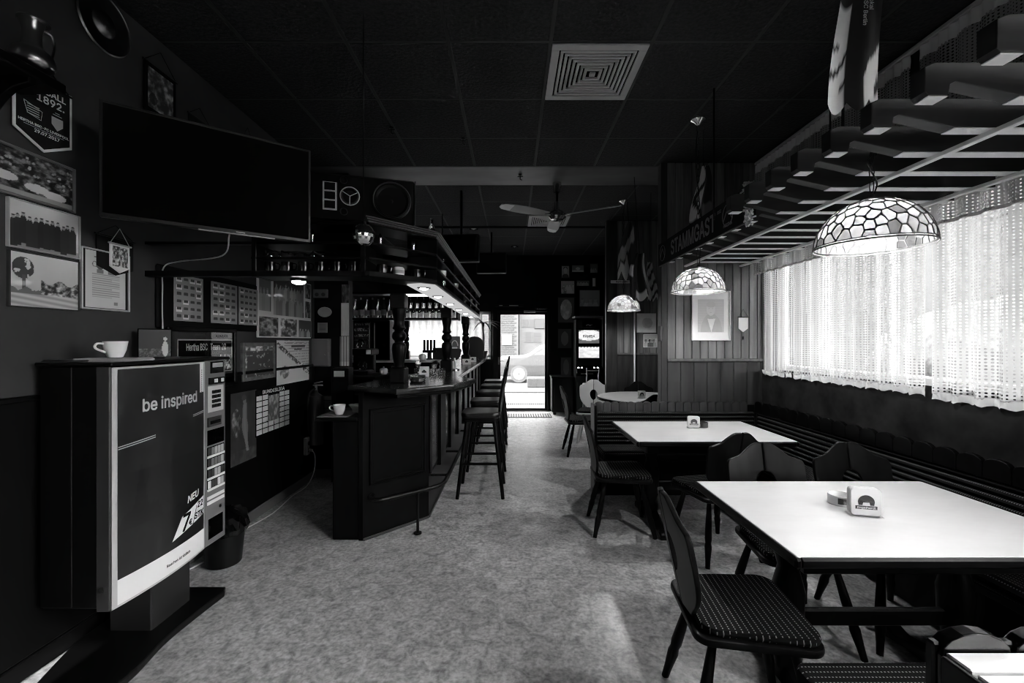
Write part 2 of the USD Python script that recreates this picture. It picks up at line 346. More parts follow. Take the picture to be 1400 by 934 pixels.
wl = sthing('wall_left', label='grey painted wall with black wainscot')
obj('painted_wall', MB().span((XL-0.2, -2.0, 0), (XL, YB+0.2, ZC+0.02)), 'wall_paint', wl)
obj('wainscot', MB().span((XL-0.01, -1.9, 0.09), (XL+0.012, YB, 1.215), 0.003), 'wall_dark', wl)
obj('wainscot_rail', MB().span((XL, -1.9, 1.215), (XL+0.022, YB, 1.24), 0.006), 'wall_dark', wl)
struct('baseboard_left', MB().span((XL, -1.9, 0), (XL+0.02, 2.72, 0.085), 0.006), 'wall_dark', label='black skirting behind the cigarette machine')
struct('baseboard_left', MB().span((XL, 2.72, 0), (XL+0.02, YB, 0.085), 0.006), 'grey_mid', label='pale skirting along the left wall')
wb = sthing('wall_back', label='dark wall beside the bar passage')
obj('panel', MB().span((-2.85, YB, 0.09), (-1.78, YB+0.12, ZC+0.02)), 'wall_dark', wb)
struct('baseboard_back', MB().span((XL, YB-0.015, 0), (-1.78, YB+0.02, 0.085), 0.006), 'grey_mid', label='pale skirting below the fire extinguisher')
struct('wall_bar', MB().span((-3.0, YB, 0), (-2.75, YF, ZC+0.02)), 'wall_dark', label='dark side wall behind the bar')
SX = -1.94
struct('wall_rear', MB().span((SX, -2.1, 0), (2.8, -1.9, ZC+0.02)).span((-2.4, -2.1, 0), (SX, -1.9, 1.50)).span((-2.4, -2.1, 1.98), (SX, -1.9, ZC+0.02)), 'wall_paint')
w4 = sthing('window_4', label='added slit window in the unseen rear wall')  # added slit, lets the sun onto one patch of floor only
obj('pane', MB().span((XL, -2.0, 1.50), (SX, -1.994, 1.98)), 'pane', w4); obj('window_frame', MB().span((XL, -2.03, 1.50), (SX, -1.97, 1.515)).span((XL, -2.03, 1.965), (SX, -1.97, 1.98)), 'white_paint', w4)

# window wall on the right
R0, R1 = XR, XR+0.25
wr = MB()
for lo, hi in (((-2.1, 0), (YF+0.2, 0.35)), ((-2.1, 0.35), (-1.5, 2.75)), ((1.0, 0.35), (2.05, 2.75)), ((2.05, 0.35), (YF+0.2, 1.19)), ((4.33, 1.19), (YF+0.2, 2.75)), ((2.05, 2.42), (4.33, 2.75)), ((-2.1, 2.75), (YF+0.2, ZC+0.02))):
    wr.span((R0, lo[0], lo[1]), (R1, hi[0], hi[1]))
struct('wall_right', wr, 'wall_paint', label='window wall behind the lace curtains')
def window_side(name, y0, y1, z0, z1, mull, label, sill=True):
    w = sthing(name, label=label); x = R0+0.10; f = MB(); t = 0.06
    f.span((x, y0, z0), (x+0.07, y0+t, z1), 0.006).span((x, y1-t, z0), (x+0.07, y1, z1), 0.006).span((x, y0, z0), (x+0.07, y1, z0+t), 0.006).span((x, y0, z1-t), (x+0.07, y1, z1), 0.006)
    obj('window_frame', f, 'white_paint', w)
    for m in mull: obj('mullion', MB().span((x, m-0.025, z0+t), (x+0.07, m+0.025, z1-t), 0.006), 'white_paint', w)
    e = [y0+t] + [q for m in mull for q in (m-0.025, m+0.025)] + [y1-t]
    for a, b in zip(e[::2], e[1::2]): obj('pane', MB().span((x+0.03, a, z0+t), (x+0.036, b, z1-t)), 'pane', w)
    if sill: obj('window_sill', MB().span((R0-0.005, y0, z0-0.03), (R0+0.1, y1, z0), 0.006), 'white_paint', w)
    return w
w1 = window_side('window_1', 2.05, 4.33, 1.19, 2.42, [3.08, 3.75], 'white framed window behind the lace curtains')
h = obj('window_handle', MB().box((R0+0.085, 3.08, 1.5), (0.03, 0.03, 0.07), 0.004).tube([(R0+0.075, 3.08, 1.51), (R0+0.055, 3.08, 1.51), (R0+0.05, 3.08, 1.50), (R0+0.05, 3.08, 1.41)], 0.009, 8), 'white_gloss', w1)
window_side('window_2', -1.5, 1.0, 0.35, 2.75, [-0.65, 0.2], 'tall window in the side wall', sill=False)

# front wall with the door and the street window
fw = MB()
DX0, DX1, DZ, WX0, WX1, WZ0, WZ1 = -0.42, 0.80, 2.16, -2.7, -0.45, 1.13, 2.12
for (x0, z0), (x1, z1) in (((-3.0, 0), (WX0, ZC)), ((WX0, 0), (WX1, WZ0)), ((WX0, WZ1), (WX1, ZC)), ((WX1, 0), (DX0, ZC)), ((DX0, DZ), (DX1, ZC)), ((DX1, 0), (2.9, ZC))):
    fw.span((x0, YF, z0), (x1, YF+0.2, z1+0.02 if z1 == ZC else z1))
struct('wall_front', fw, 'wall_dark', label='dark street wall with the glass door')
w3 = sthing('window_3', label='street window behind the bar'); f = MB()
f.span((WX0, YF+0.06, WZ0), (WX0+0.06, YF+0.12, WZ1)).span((WX1-0.05, YF+0.06, WZ0), (WX1, YF+0.12, WZ1)).span((WX0, YF+0.06, WZ0), (WX1, YF+0.12, WZ0+0.06)).span((WX0, YF+0.06, WZ1-0.06), (WX1, YF+0.12, WZ1))
obj('window_frame', f, 'white_paint', w3)
obj('mullion', MB().span((-1.0, YF+0.06, WZ0+0.06), (-0.93, YF+0.12, WZ1-0.06)), 'white_paint', w3)
obj('pane', MB().span((WX0+0.06, YF+0.09, WZ0+0.06), (-1.0, YF+0.096, WZ1-0.06)), 'pane', w3)
obj('pane', MB().span((-0.93, YF+0.09, WZ0+0.06), (WX1-0.05, YF+0.096, WZ1-0.06)), 'pane', w3)
obj('window_sill', MB().span((WX0, YF-0.12, WZ0-0.03), (WX1, YF+0.06, WZ0), 0.006), 'white_paint', w3)
d1 = sthing('door_1', label='dark framed glass street door')
f = MB().span((DX0, YF-0.02, 0), (DX0+0.10, YF+0.1, DZ), 0.008).span((DX1-0.05, YF-0.02, 0), (DX1, YF+0.1, DZ), 0.008).span((DX0, YF-0.02, DZ-0.05), (DX1, YF+0.1, DZ), 0.008)
obj('door_frame', f, 'black_satin', d1)
f = MB().span((-0.32, YF, 0.01), (-0.245, YF+0.06, DZ-0.05), 0.006).span((0.70, YF, 0.01), (0.75, YF+0.06, DZ-0.05), 0.006).span((-0.32, YF, 0.01), (0.75, YF+0.06, 0.06), 0.006).span((-0.32, YF, 2.055), (0.75, YF+0.06, DZ-0.05), 0.006)
obj('door_leaf', f, 'black_satin', d1)
obj('pane', MB().span((-0.245, YF+0.025, 0.06), (0.70, YF+0.033, 2.055)), 'pane', d1)
obj('door_handle', MB().tube([(-0.28, YF, 1.07), (-0.28, YF-0.05, 1.07), (-0.17, YF-0.055, 1.07)], 0.011, 8).box((-0.28, YF-0.004, 1.07), (0.035, 0.01, 0.16), 0.003), 'grey_metal', d1)
obj('door_closer', MB().span((0.25, YF-0.05, 2.09), (0.50, YF-0.005, 2.14), 0.008).span((0.40, YF-0.07, 2.10), (0.74, YF-0.05, 2.115)), 'grey_metal', d1)
obj('threshold', MB().span((DX0, YF-0.05, 0.0), (DX1, YF+0.2, 0.012), 0.003), 'grey_dark', d1)

# partitions of panelled wood
def panelled(name, y, x0, x1, wplank, label, low_w, post):
    w = sthing(name, label=label); k = 0
    obj('core', MB().span((x0, y+0.012, 0), (x1, y+0.09, ZC+0.02)), 'black_matte', w)
    x = x0 + post
    while x < x1-0.01:
        e = min(x+wplank, x1)
        obj('plank', MB().span((x+0.003, y, 1.30), (e-0.003, y+0.014, ZC-0.005), 0.003), ('plank_a', 'plank_b', 'plank_c')[(k*5+k//3) % 3], w)
        x += wplank; k += 1
    x = x0 + post
    while x < x1-0.01:
        e = min(x+low_w, x1)
        obj('lower_panel', MB().span((x+0.0015, y-0.004, 0.02), (e-0.0015, y+0.013, 1.275), 0.002), 'plank_dark', w)
        x += low_w
    obj('dado_rail', MB().span((x0+post, y-0.022, 1.275), (x1, y+0.01, 1.305), 0.006), 'plank_b', w)
    obj('corner_post', MB().span((x0-0.005, y-0.008, 0), (x0+post, y+0.1, ZC), 0.006), 'plank_dark' , w)
    return w
panelled('wall_partition', YP, 1.526, XR, 0.0835, 'wood panelled partition behind the middle table', 0.135, 0.06)
panelled('wall_niche', Y2, 1.43, XR, 0.10, 'wood panelled partition behind the round table', 0.30, 0.16)

# ------------------------------------------------------------------ outside
struct('ground', MB().span((-25, YF+0.2, -0.2), (25, 60, -0.02)), 'concrete', label='pale pavement outside')
struct('ground', MB().span((R1, -25, -0.2), (40, YF+0.2, -0.02)), 'lawn', label='dark ground beside the house')
kb = sthing('kerb', label='kerb and drain in the pavement outside the door')
obj('kerb_stone', MB().span((-6, 12.6, -0.02), (8, 12.8, 0.02), 0.01), 'house_light', kb)
gr = MB()
for i in range(60): gr.span((-1.2+i*0.05, 10.35, -0.02), (-1.2+i*0.05+0.025, 10.5, -0.006))
obj('drain_grate', gr, 'house_dark', kb)
# opposite house: brick gable left, shop front right
hs = thing('shop_building', 'pale shop building across the street with brick gable seen through the glass door', 'building', (0, 24, 0))
obj('wall', MB().span((0.4, 0, -0.02), (12, 6, 9)), 'house_light', hs)
ga = obj('gable', MB().span((-8, -0.4, -0.02), (0.35, 6, 9)), 'house_light', hs)
br = MB()
for r in range(26):
    for c in range(12):
        x = -2.6 + c*0.26 + (r % 2)*0.13; z = 0.05 + r*0.12
        if x+0.24 < 0.35: br.span((x, -0.42, z), (x+0.24, -0.39, z+0.10), 0.006)
obj('bricks', br, 'brick', hs, kind='stuff')
for x, z, w, h_ in ((0.75, 1.45, 0.35, 0.55), (1.2, 1.45, 0.4, 0.25), (1.2, 1.75, 0.4, 0.22), (0.6, 2.3, 0.3, 0.4), (0.95, 2.3, 0.3, 0.4)):
    wn = obj('window', MB().span((x-0.03, -0.03, z-0.03), (x+w+0.03, 0.02, z+h_+0.03)), 'house_light', hs)
    obj('pane', MB().span((x, -0.035, z), (x+w, -0.028, z+h_)), 'house_dark', wn)
obj('sign_board', MB().span((1.25, -0.08, 2.2), (2.0, -0.01, 2.75), 0.01), 'house_dark', hs)
obj('wall_sign', MB().span((-0.55, -0.5, 1.3), (0.0, -0.4, 1.85), 0.01), 'white_paint', hs)
obj('roof', MB().plate([(-0.4, 9), (12.4, 9), (6, 12.5)], 6.4, M=np.array([[1, 0, 0, 0], [0, 0, -1, 6.2], [0, 1, 0, 0], [0, 0, 0, 1]])), 'house_dark', hs)
# parked car, side on
cr = thing('car', 'pale parked car on the street seen through the glass door', 'car', (1.55, 16.4, 0))
prof = catmull([(-2.1, 0.35), (-2.12, 0.7), (-1.9, 0.92), (-1.0, 0.98), (-0.35, 1.36), (0.7, 1.4), (1.5, 1.32), (1.95, 0.95), (2.1, 0.85), (2.12, 0.4)], 6)
obj('body', MB().plate(np.vstack([prof, [(2.0, 0.22), (-2.0, 0.22)]]), 1.6, 0.06, M=np.array([[1, 0, 0, 0], [0, 0, -1, 0.8], [0, 1, 0, 0], [0, 0, 0, 1.0]])), 'car_paint', cr, smooth=40)
obj('side_window', MB().plate([(-0.75, 1.0), (-0.25, 1.28), (0.35, 1.32), (0.35, 1.0)], 0.02, M=np.array([[1, 0, 0, 0], [0, 0, -1, -0.79], [0, 1, 0, 0], [0, 0, 0, 1.0]])), 'grey_mid', cr)
obj('side_window', MB().plate([(0.45, 1.0), (0.45, 1.32), (1.3, 1.25), (1.5, 1.0)], 0.02, M=np.array([[1, 0, 0, 0], [0, 0, -1, -0.79], [0, 1, 0, 0], [0, 0, 0, 1.0]])), 'grey_mid', cr)
for x in (-1.3, 1.3):
    wh = obj('wheel', MB().lathe([(0.22, -0.09), (0.31, -0.09), (0.32, 0), (0.31, 0.09), (0.22, 0.09)], 24, (x, -0.72, 0.31), rotx(PI/2)), 'tyre', cr, smooth=30)
    obj('hub', MB().lathe([(0.02, -0.05), (0.21, -0.06), (0.22, 0.06), (0.02, 0.07)], 16, (x, -0.76, 0.31), rotx(PI/2)), 'grey_metal', wh)
pl = thing('planter_box', 'low pale box on the pavement outside the door, right of the car wheel', 'planter', (1.25, 14.3, -0.02))
obj('box', MB().span((-0.75, -0.2, 0), (0.75, 0.2, 0.3), 0.02), 'house_light', pl); obj('soil', MB().span((-0.7, -0.16, 0.28), (0.7, 0.16, 0.305)), 'house_dark', pl)
# hedge outside the side window
hm = trimesh.creation.icosphere(4, 1.0); hv = np.array(hm.vertices)*np.array([0.5, 1.6, 0.95]); hv *= (1+0.18*(meshkit.fbm(hv*6, 3, 3)-0.5))[:, None]
hg = thing('hedge', 'clipped hedge seen through the gap between the lace curtains', 'hedge', (4.6, 4.0, -0.02))
obj('foliage', (hv+np.array([0, 0, 0.95]), np.array(hm.faces)), 'hedge', hg, smooth=True); obj('stem', MB().cyl((0, 0, 0), (0, 0, 0.6), 0.05), 'trunk', hg)
struct('wall_garden', MB().span((9, -12, -0.02), (9.3, 5.9, 2.2)), 'house_light', label='pale garden wall outside the side window')
nh = thing('added_house', 'added pale house that darkens the view through the lace curtains', 'building', (9.0, 12.0, 0))  # added house: a darker ground behind the lace holes
obj('wall', MB().span((0, -6, -0.02), (6, 7, 6.5)), 'house_light', nh)
for k in range(4):
    for z in (1.0, 3.8):
        wn = obj('window', MB().span((-0.05, -5+k*3.0, z), (0.02, -3.8+k*3.0, z+1.4)), 'house_light', nh); obj('pane', MB().span((-0.06, -4.92+k*3.0, z+0.08), (-0.045, -3.88+k*3.0, z+1.32)), 'house_dark', wn)
obj('roof', MB().plate([(-0.3, 6.5), (6.3, 6.5), (3, 9.2)], 13.2, M=np.array([[1, 0, 0, 0], [0, 0, 1, -6.1], [0, 1, 0, 0], [0, 0, 0, 1.0]])), 'house_dark', nh)
# ================================================================== FURNITURE
def spindle(p0, p1, r=0.02, n=10):
    p0, p1 = np.array(p0, float), np.array(p1, float); t = np.array([0, .12, .2, .3, .36, .42, .6, .8, 1.0]); k = np.array([.72, .8, .95, 1.12, .9, 1.12, 1.0, .82, .62])
    return MB().tube(p0 + (p1-p0)*t[:, None], r*k, n)
def half_outline(side):
    """Half of the chair back in (x, z): bottom middle, waist, shoulder, hump."""
    pts = catmull([(0.09, 0.0), (0.115, 0.03), (0.165, 0.08), (0.20, 0.14), (0.214, 0.22), (0.217, 0.31), (0.206, 0.348), (0.175, 0.362), (0.135, 0.378), (0.092, 0.414), (0.05, 0.442), (0.008, 0.446)], 6)
    hole = catmull([(0.004, 0.29), (0.035, 0.275), (0.055, 0.235), (0.05, 0.19), (0.03, 0.15), (0.004, 0.13)], 5)
    ring = np.vstack([[(0.004, 0.0)], pts, [(0.004, 0.440)], hole])
    if side < 0: ring = ring*np.array([-1, 1]); ring = ring[::-1]
    return ring
def back_boards(t, z0, lean, y0, hscale=1.0, mat='chair_wood', V=0.11):
    for s in (-1, 1):
        mb = MB().plate(half_outline(s)*np.array([1, hscale]), 0.022, 0.005)
        mb.xf(np.array([[1, 0, 0], [0, 0, -1], [0, 1, 0.0]]), (0, 0.011, 0))     # board upright, thickness along y
        mb.xf(rotz(s*V)); mb.xf(rotx(lean), (0, y0, z0))
        obj('back_board', mb, mat, t, smooth=35)
def seat_ring(wf, wb, d, r):
    return np.asarray(sg.Polygon([(-wb/2, -d/2), (wb/2, -d/2), (wf/2, d/2), (-wf/2, d/2)]).buffer(-r).buffer(r, quad_segs=6).exterior.coords)[:-1]
def make_chair(label, group=None, wood='chair_wood'):
    t = thing('dining_chair', label, 'chair', group=group)
    obj('seat', MB().plate(seat_ring(0.46, 0.40, 0.43, 0.06), 0.028, 0.008, M=np.array([[1, 0, 0, 0], [0, 1, 0, 0], [0, 0, 1, 0.412], [0, 0, 0, 1.0]])), wood, t, smooth=35)
    obj('cushion', MB().plate(seat_ring(0.44, 0.37, 0.40, 0.06), 0.03, 0.012, M=np.array([[1, 0, 0, 0], [0, 1, 0, 0.01], [0, 0, 1, 0.44], [0, 0, 0, 1.0]])), 'seat_fabric', t, smooth=35)
    back_boards(t, 0.452, 0.2, -0.20, 1.0, wood)
    for sx in (-1, 1):
        for sy in (-1, 1): obj('leg', spindle((sx*0.205, sy*0.225, 0.0), (sx*0.125, sy*0.13, 0.42), 0.021), wood, t, smooth=40)
    return t
ch0 = make_chair('dark wooden chair with stitched seat at the left end of the nearest white table')
def put(root, at, label, rz, group=None): return dup(root, at, label, group, rz)
def move(root, at, rz): UsdGeom.Xform(root).GetOrderedXformOps()[0].Set(turned(at, rz))
move(ch0, (0.88, 1.69, 0), math.radians(-96))
put(ch0, (1.44, 2.24, 0), 'dark wooden chair facing us across the nearest table, directly left of the beer mat holder', PI-0.05)
put(ch0, (1.95, 2.26, 0), 'dark wooden chair facing us across the nearest table, the one nearer the window bench', PI-0.04)
put(ch0, (1.43, 3.08, 0), 'black silhouetted chair on the near side of the middle table, back towards us', 0.2)
put(ch0, (0.86, 3.46, 0), 'dark wooden chair at the left end of the middle white table', math.radians(-93))
put(ch0, (0.93, 5.75, 0), 'dark chair at the left of the round table, beyond the end of the bench', math.radians(-88))
move(make_chair('chair toned pale for glare between the round table and the slot machine', None, 'chair_glare'), (1.20, 6.45, 0), PI-0.25)
put(ch0, (1.60, 5.12, 0), 'black chair back rising above the bench in front of the round table', 0.1)
put(ch0, (1.86, 6.12, 0), 'dark chair on the far side of the round table against the panelled wall', PI)

# bar stools
st0 = thing('bar_stool', 'dark wooden bar stool with back, nearest of the row at the bar', 'bar stool', group=None)
obj('seat', MB().plate(seat_ring(0.39, 0.36, 0.38, 0.08), 0.05, 0.016, M=np.array([[1, 0, 0, 0], [0, 1, 0, 0], [0, 0, 1, 0.75], [0, 0, 0, 1.0]])), 'stool_seat', st0, smooth=35)
obj('seat_frame', MB().plate(seat_ring(0.37, 0.34, 0.36, 0.06), 0.035, 0.006, M=np.array([[1, 0, 0, 0], [0, 1, 0, 0], [0, 0, 1, 0.715], [0, 0, 0, 1.0]])), 'black_wood', st0, smooth=35)
back_boards(st0, 0.79, 0.17, -0.185, 0.98, 'black_wood')
for sx in (-1, 1):
    for sy in (-1, 1): obj('leg', MB().tube([(sx*0.225, sy*0.215, 0.0), (sx*0.135, sy*0.13, 0.72)], [0.017, 0.021], 10), 'black_wood', st0, smooth=40)
for sy, z in ((-1, 0.22), (1, 0.27)): obj('rung', MB().cyl((-0.19, sy*0.19, z), (0.19, sy*0.19, z), 0.013), 'black_wood', st0, smooth=40)
for sx in (-1, 1): obj('rung', MB().cyl((sx*0.19, -0.18, 0.32), (sx*0.19, 0.18, 0.32), 0.013), 'black_wood', st0, smooth=40)
move(st0, (-0.30, 4.29, 0), PI/2)
for k, nm in enumerate(('second', 'third', 'fourth', 'fifth and farthest')):
    put(st0, (-0.30, 5.14+0.85*k, 0), f'dark wooden bar stool with back, {nm} from the near end of the bar', PI/2 + (0.03, -0.04, 0.02, 0)[k])

# tables
def make_table(label):
    t = thing('pub_table', label, 'table'); W, D = 1.17, 0.80
    obj('tabletop', MB().span((-W/2+0.004, -D/2+0.004, 0.722), (W/2-0.004, D/2-0.004, 0.752), 0.002), 'laminate', t)
    e = MB()
    for s in (-1, 1):
        e.box((s*(W/2-0.004), 0, 0.732), (0.026, D+0.018, 0.036), 0.008); e.box((0, s*(D/2-0.004), 0.732), (W-0.02, 0.026, 0.036), 0.008)
    obj('edge_band', e, 'black_wood', t)
    a = MB()
    for s in (-1, 1): a.box((0, s*0.27, 0.675), (0.96, 0.025, 0.09), 0.004); a.box((s*0.47, 0, 0.675), (0.025, 0.52, 0.09), 0.004)
    obj('apron', a, 'black_wood', t)
    for s in (-1, 1):
        c = MB().lathe([(0.05, 0.09), (0.055, 0.14), (0.04, 0.18), (0.06, 0.30), (0.065, 0.42), (0.04, 0.52), (0.055, 0.58), (0.055, 0.66)], 14, (s*0.36, 0, 0))
        obj('pedestal', c, 'black_wood', t, smooth=40)
        ft = catmull([(-0.33, 0.0), (-0.345, 0.035), (-0.31, 0.065), (-0.25, 0.05), (-0.14, 0.075), (0, 0.12), (0.14, 0.075), (0.25, 0.05), (0.31, 0.065), (0.345, 0.035), (0.33, 0.0)], 4)
        obj('foot', MB().plate(np.vstack([ft, [(0.2, 0.02), (-0.2, 0.02)]]), 0.08, 0.012, M=np.array([[0, 0, 1, s*0.36-0.04], [1, 0, 0, 0], [0, 1, 0, 0], [0, 0, 0, 1.0]])), 'black_wood', t, smooth=35)
    obj('stretcher', MB().box((0, 0, 0.30), (0.66, 0.03, 0.07), 0.006), 'black_wood', t)
    return t
tb0 = make_table('rectangular pub table with white laminate top, nearest, with coaster rack and ring ashtray on it')
move(tb0, (1.545, 1.86, 0), 0)
put(tb0, (1.50, 3.55, 0), 'rectangular pub table with white laminate top, in front of the panelled partition', 0)
rt = thing('round_table', 'round table with white top behind the bench', 'table', (1.72, 5.72, 0))
obj('tabletop', MB().lathe([(0.001, 0.722), (0.575, 0.722), (0.58, 0.735), (0.578, 0.752), (0.001, 0.752)], 48), 'laminate', rt, smooth=30)
obj('edge_band', MB().lathe([(0.575, 0.715), (0.59, 0.72), (0.592, 0.742), (0.578, 0.749), (0.575, 0.715)], 48), 'black_wood', rt, smooth=30)
obj('pedestal', MB().lathe([(0.06, 0.06), (0.05, 0.3), (0.065, 0.5), (0.05, 0.715)], 14), 'black_wood', rt, smooth=30)
for a in (0, PI/2): obj('foot', MB().box((0, 0, 0.035), (0.7, 0.08, 0.07), 0.02, rotz(a+0.4)), 'black_wood', rt)

# benches
def scallops(t, n, w, z0, z1, depth, mat='black_wood', axis='x', x0=0.0, y=0.0):
    """Row of upright boards with rounded tops, each its own piece."""
    for i in range(n):
        a = np.linspace(0, PI, 9); ring = np.vstack([[(-w/2+0.002, z0), (w/2-0.002, z0)], np.column_stack([np.cos(a)*(w/2-0.002), z1-0.3*w+0.3*w*np.sin(a)])])
        Mx = np.array([[1, 0, 0, x0+(i+0.5)*w], [0, 0, -1, y+depth], [0, 1, 0, 0], [0, 0, 0, 1.0]]) if axis == 'x' else np.array([[0, 0, 1, y], [1, 0, 0, x0+(i+0.5)*w], [0, 1, 0, 0], [0, 0, 0, 1.0]])
        obj('top_board', MB().plate(ring, depth, 0.003, M=Mx), mat, t)
def ribbed(lo, hi, n, axis):
    """Upholstered back: n soft horizontal rolls. axis: along which the bench runs."""
    mb = MB(); h = (hi[2]-lo[2])/n
    for i in range(n):
        z = lo[2]+(i+0.5)*h; a = np.linspace(-PI/2, PI/2, 5)
        if axis == 'x':
            P = np.array([[(x, hi[1]-0.0-0.028*math.cos(q)-0.02, z+0.5*h*math.sin(q)) for q in a] for x in (lo[0], hi[0])]); mb.grid(P)
        else:
            P = np.array([[(lo[0]+0.02-0.028*math.cos(q), y, z+0.5*h*math.sin(q)) for q in a] for y in (hi[1], lo[1])]); mb.grid(P)
    return mb
b1 = thing('bench', 'black upholstered bench with scalloped board back below the portrait', 'bench', world=(1.6, 4.2, 0))
obj('base', MB().span((0.87, 4.16, 0.0), (2.0, 4.36, 0.36), 0.005), 'black_wood', b1)
obj('seat', MB().span((0.83, 3.96, 0.38), (2.0, 4.33, 0.46), 0.025), 'seat_fabric', b1)
obj('seat_frame', MB().span((0.84, 3.98, 0.35), (2.0, 4.34, 0.382), 0.004), 'black_wood', b1)
obj('back_panel', MB().span((0.83, 4.375, 0.0), (2.45, 4.41, 0.84), 0.004), 'black_wood', b1)
obj('end_panel', MB().span((0.80, 4.2, 0.0), (0.83, 4.41, 0.86), 0.008), 'black_wood', b1)
obj('back_cushion', ribbed((0.83, 4.33, 0.46), (2.42, 4.375, 0.775), 8, 'x'), 'back_fabric', b1, smooth=50)
scallops(b1, 19, 0.0805, 0.775, 0.875, 0.03, 'plank_dark', 'x', 0.835, 4.345)
b2 = thing('bench', 'long black upholstered bench along the window wall under the dark cloth', 'bench', world=(2.3, 2.3, 0))
obj('base', MB().span((2.24, 0.4, 0.0), (2.5, 4.36, 0.36), 0.005), 'black_wood', b2)
obj('seat', MB().span((2.08, 0.4, 0.385), (2.45, 4.30, 0.46), 0.025), 'seat_fabric_side', b2)
obj('seat_frame', MB().span((2.10, 0.4, 0.35), (2.45, 4.30, 0.386), 0.004), 'black_wood', b2)
obj('back_panel', MB().span((2.47, 0.4, 0.0), (2.5, 4.37, 0.84), 0.004), 'black_wood', b2)
obj('back_cushion', ribbed((2.455, 0.4, 0.46), (2.47, 4.33, 0.775), 8, 'y'), 'back_fabric_side', b2, smooth=50)
for y in (1.0, 2.1, 3.2): obj('leg', MB().box((2.16, y, 0.175), (0.05, 0.05, 0.35), 0.004), 'black_wood', b2)
scallops(b2, 30, 0.132, 0.775, 0.885, 0.03, 'black_wood', 'y', 0.4, 2.44)
b3 = thing('bench', 'stitched black bench seat at the bottom edge, backing onto the white topped ledge', 'bench', world=(1.5, 1.1, 0))
obj('seat', MB().plate(seat_ring(1.16, 1.16, 0.46, 0.04), 0.06, 0.015, M=np.array([[1, 0, 0, 1.47], [0, 1, 0, 1.155], [0, 0, 1, 0.40], [0, 0, 0, 1.0]])), 'seat_fabric', b3, smooth=35)
obj('base', MB().span((0.98, 0.94, 0.0), (2.05, 1.25, 0.39), 0.005), 'black_wood', b3)
obj('back_panel', MB().span((0.88, 0.905, 0.0), (2.05, 0.925, 0.85), 0.004), 'black_wood', b3)
scallops(b3, 7, 0.1535, 0.70, 0.876, 0.03, 'black_gloss', 'x', 0.885, 0.895)
ld = thing('divider_ledge', 'low black divider with two white boards on top at the bottom right corner', 'ledge', (0.88, 0.35, 0))
obj('body', MB().span((0.012, 0.0, 0), (1.17, 0.54, 0.80), 0.006), 'black_wood', ld)
obj('end_panel', MB().span((0.0, 0.0, 0), (0.012, 0.54, 0.835), 0.003), 'black_wood', ld)
obj('top_board', MB().span((0.012, 0.492, 0.805), (1.17, 0.542, 0.84), 0.003), 'laminate', ld)
obj('top_board', MB().span((0.012, 0.0, 0.805), (1.17, 0.482, 0.84), 0.003), 'laminate', ld)
# ================================================================== WINDOW SIDE: pergola, lamps, curtains, flags
pg = thing('pergola', 'hanging wooden pergola of dark beams with white undersides over the tables', 'pergola', world=(1.9, 2.6, 2.24))
PZ, PR = 2.26, 2.44
ys = [0.99+0.2035*k for k in range(17)]
for y in ys:
    x0 = 1.307 if y < 2.72 else 1.515; L = PR-x0
    ring = [(0, 0.012), (0.012, 0), (0.075, 0), (0.082, 0.036), (0.10, 0.045), (0.30, 0), (L, 0), (L, 0.105), (0.035, 0.105), (0, 0.09)]
    bm = obj('beam', MB().plate(np.array(ring)+np.array([x0, PZ]), 0.052, 0.003, M=np.array([[1, 0, 0, 0], [0, 0, -1, y+0.026], [0, 1, 0, 0], [0, 0, 0, 1.0]])), 'beam_wood', pg)
    obj('painted_edge', MB().span((x0+0.012, y-0.025, PZ-0.004), (x0+0.074, y+0.025, PZ), 0.001).span((x0+0.302, y-0.025, PZ-0.004), (PR, y+0.025, PZ), 0.001), 'beam_edge', bm, label='white underside')
for x in (1.766, 2.324): obj('batten', MB().span((x-0.014, 0.85, PZ-0.022), (x+0.014, 4.41, PZ-0.004), 0.002), 'beam_edge', pg)
obj('fascia', MB().span((1.49, 2.68, PZ-0.02), (1.515, 4.41, PZ+0.19), 0.004), 'black_wood', pg)
for y in (1.91, 3.13):
    for x in (1.46, 2.30): obj('hanger', MB().cyl((x, y, PZ+0.1), (x, y, ZC), 0.006, n=6), 'black_satin', pg)

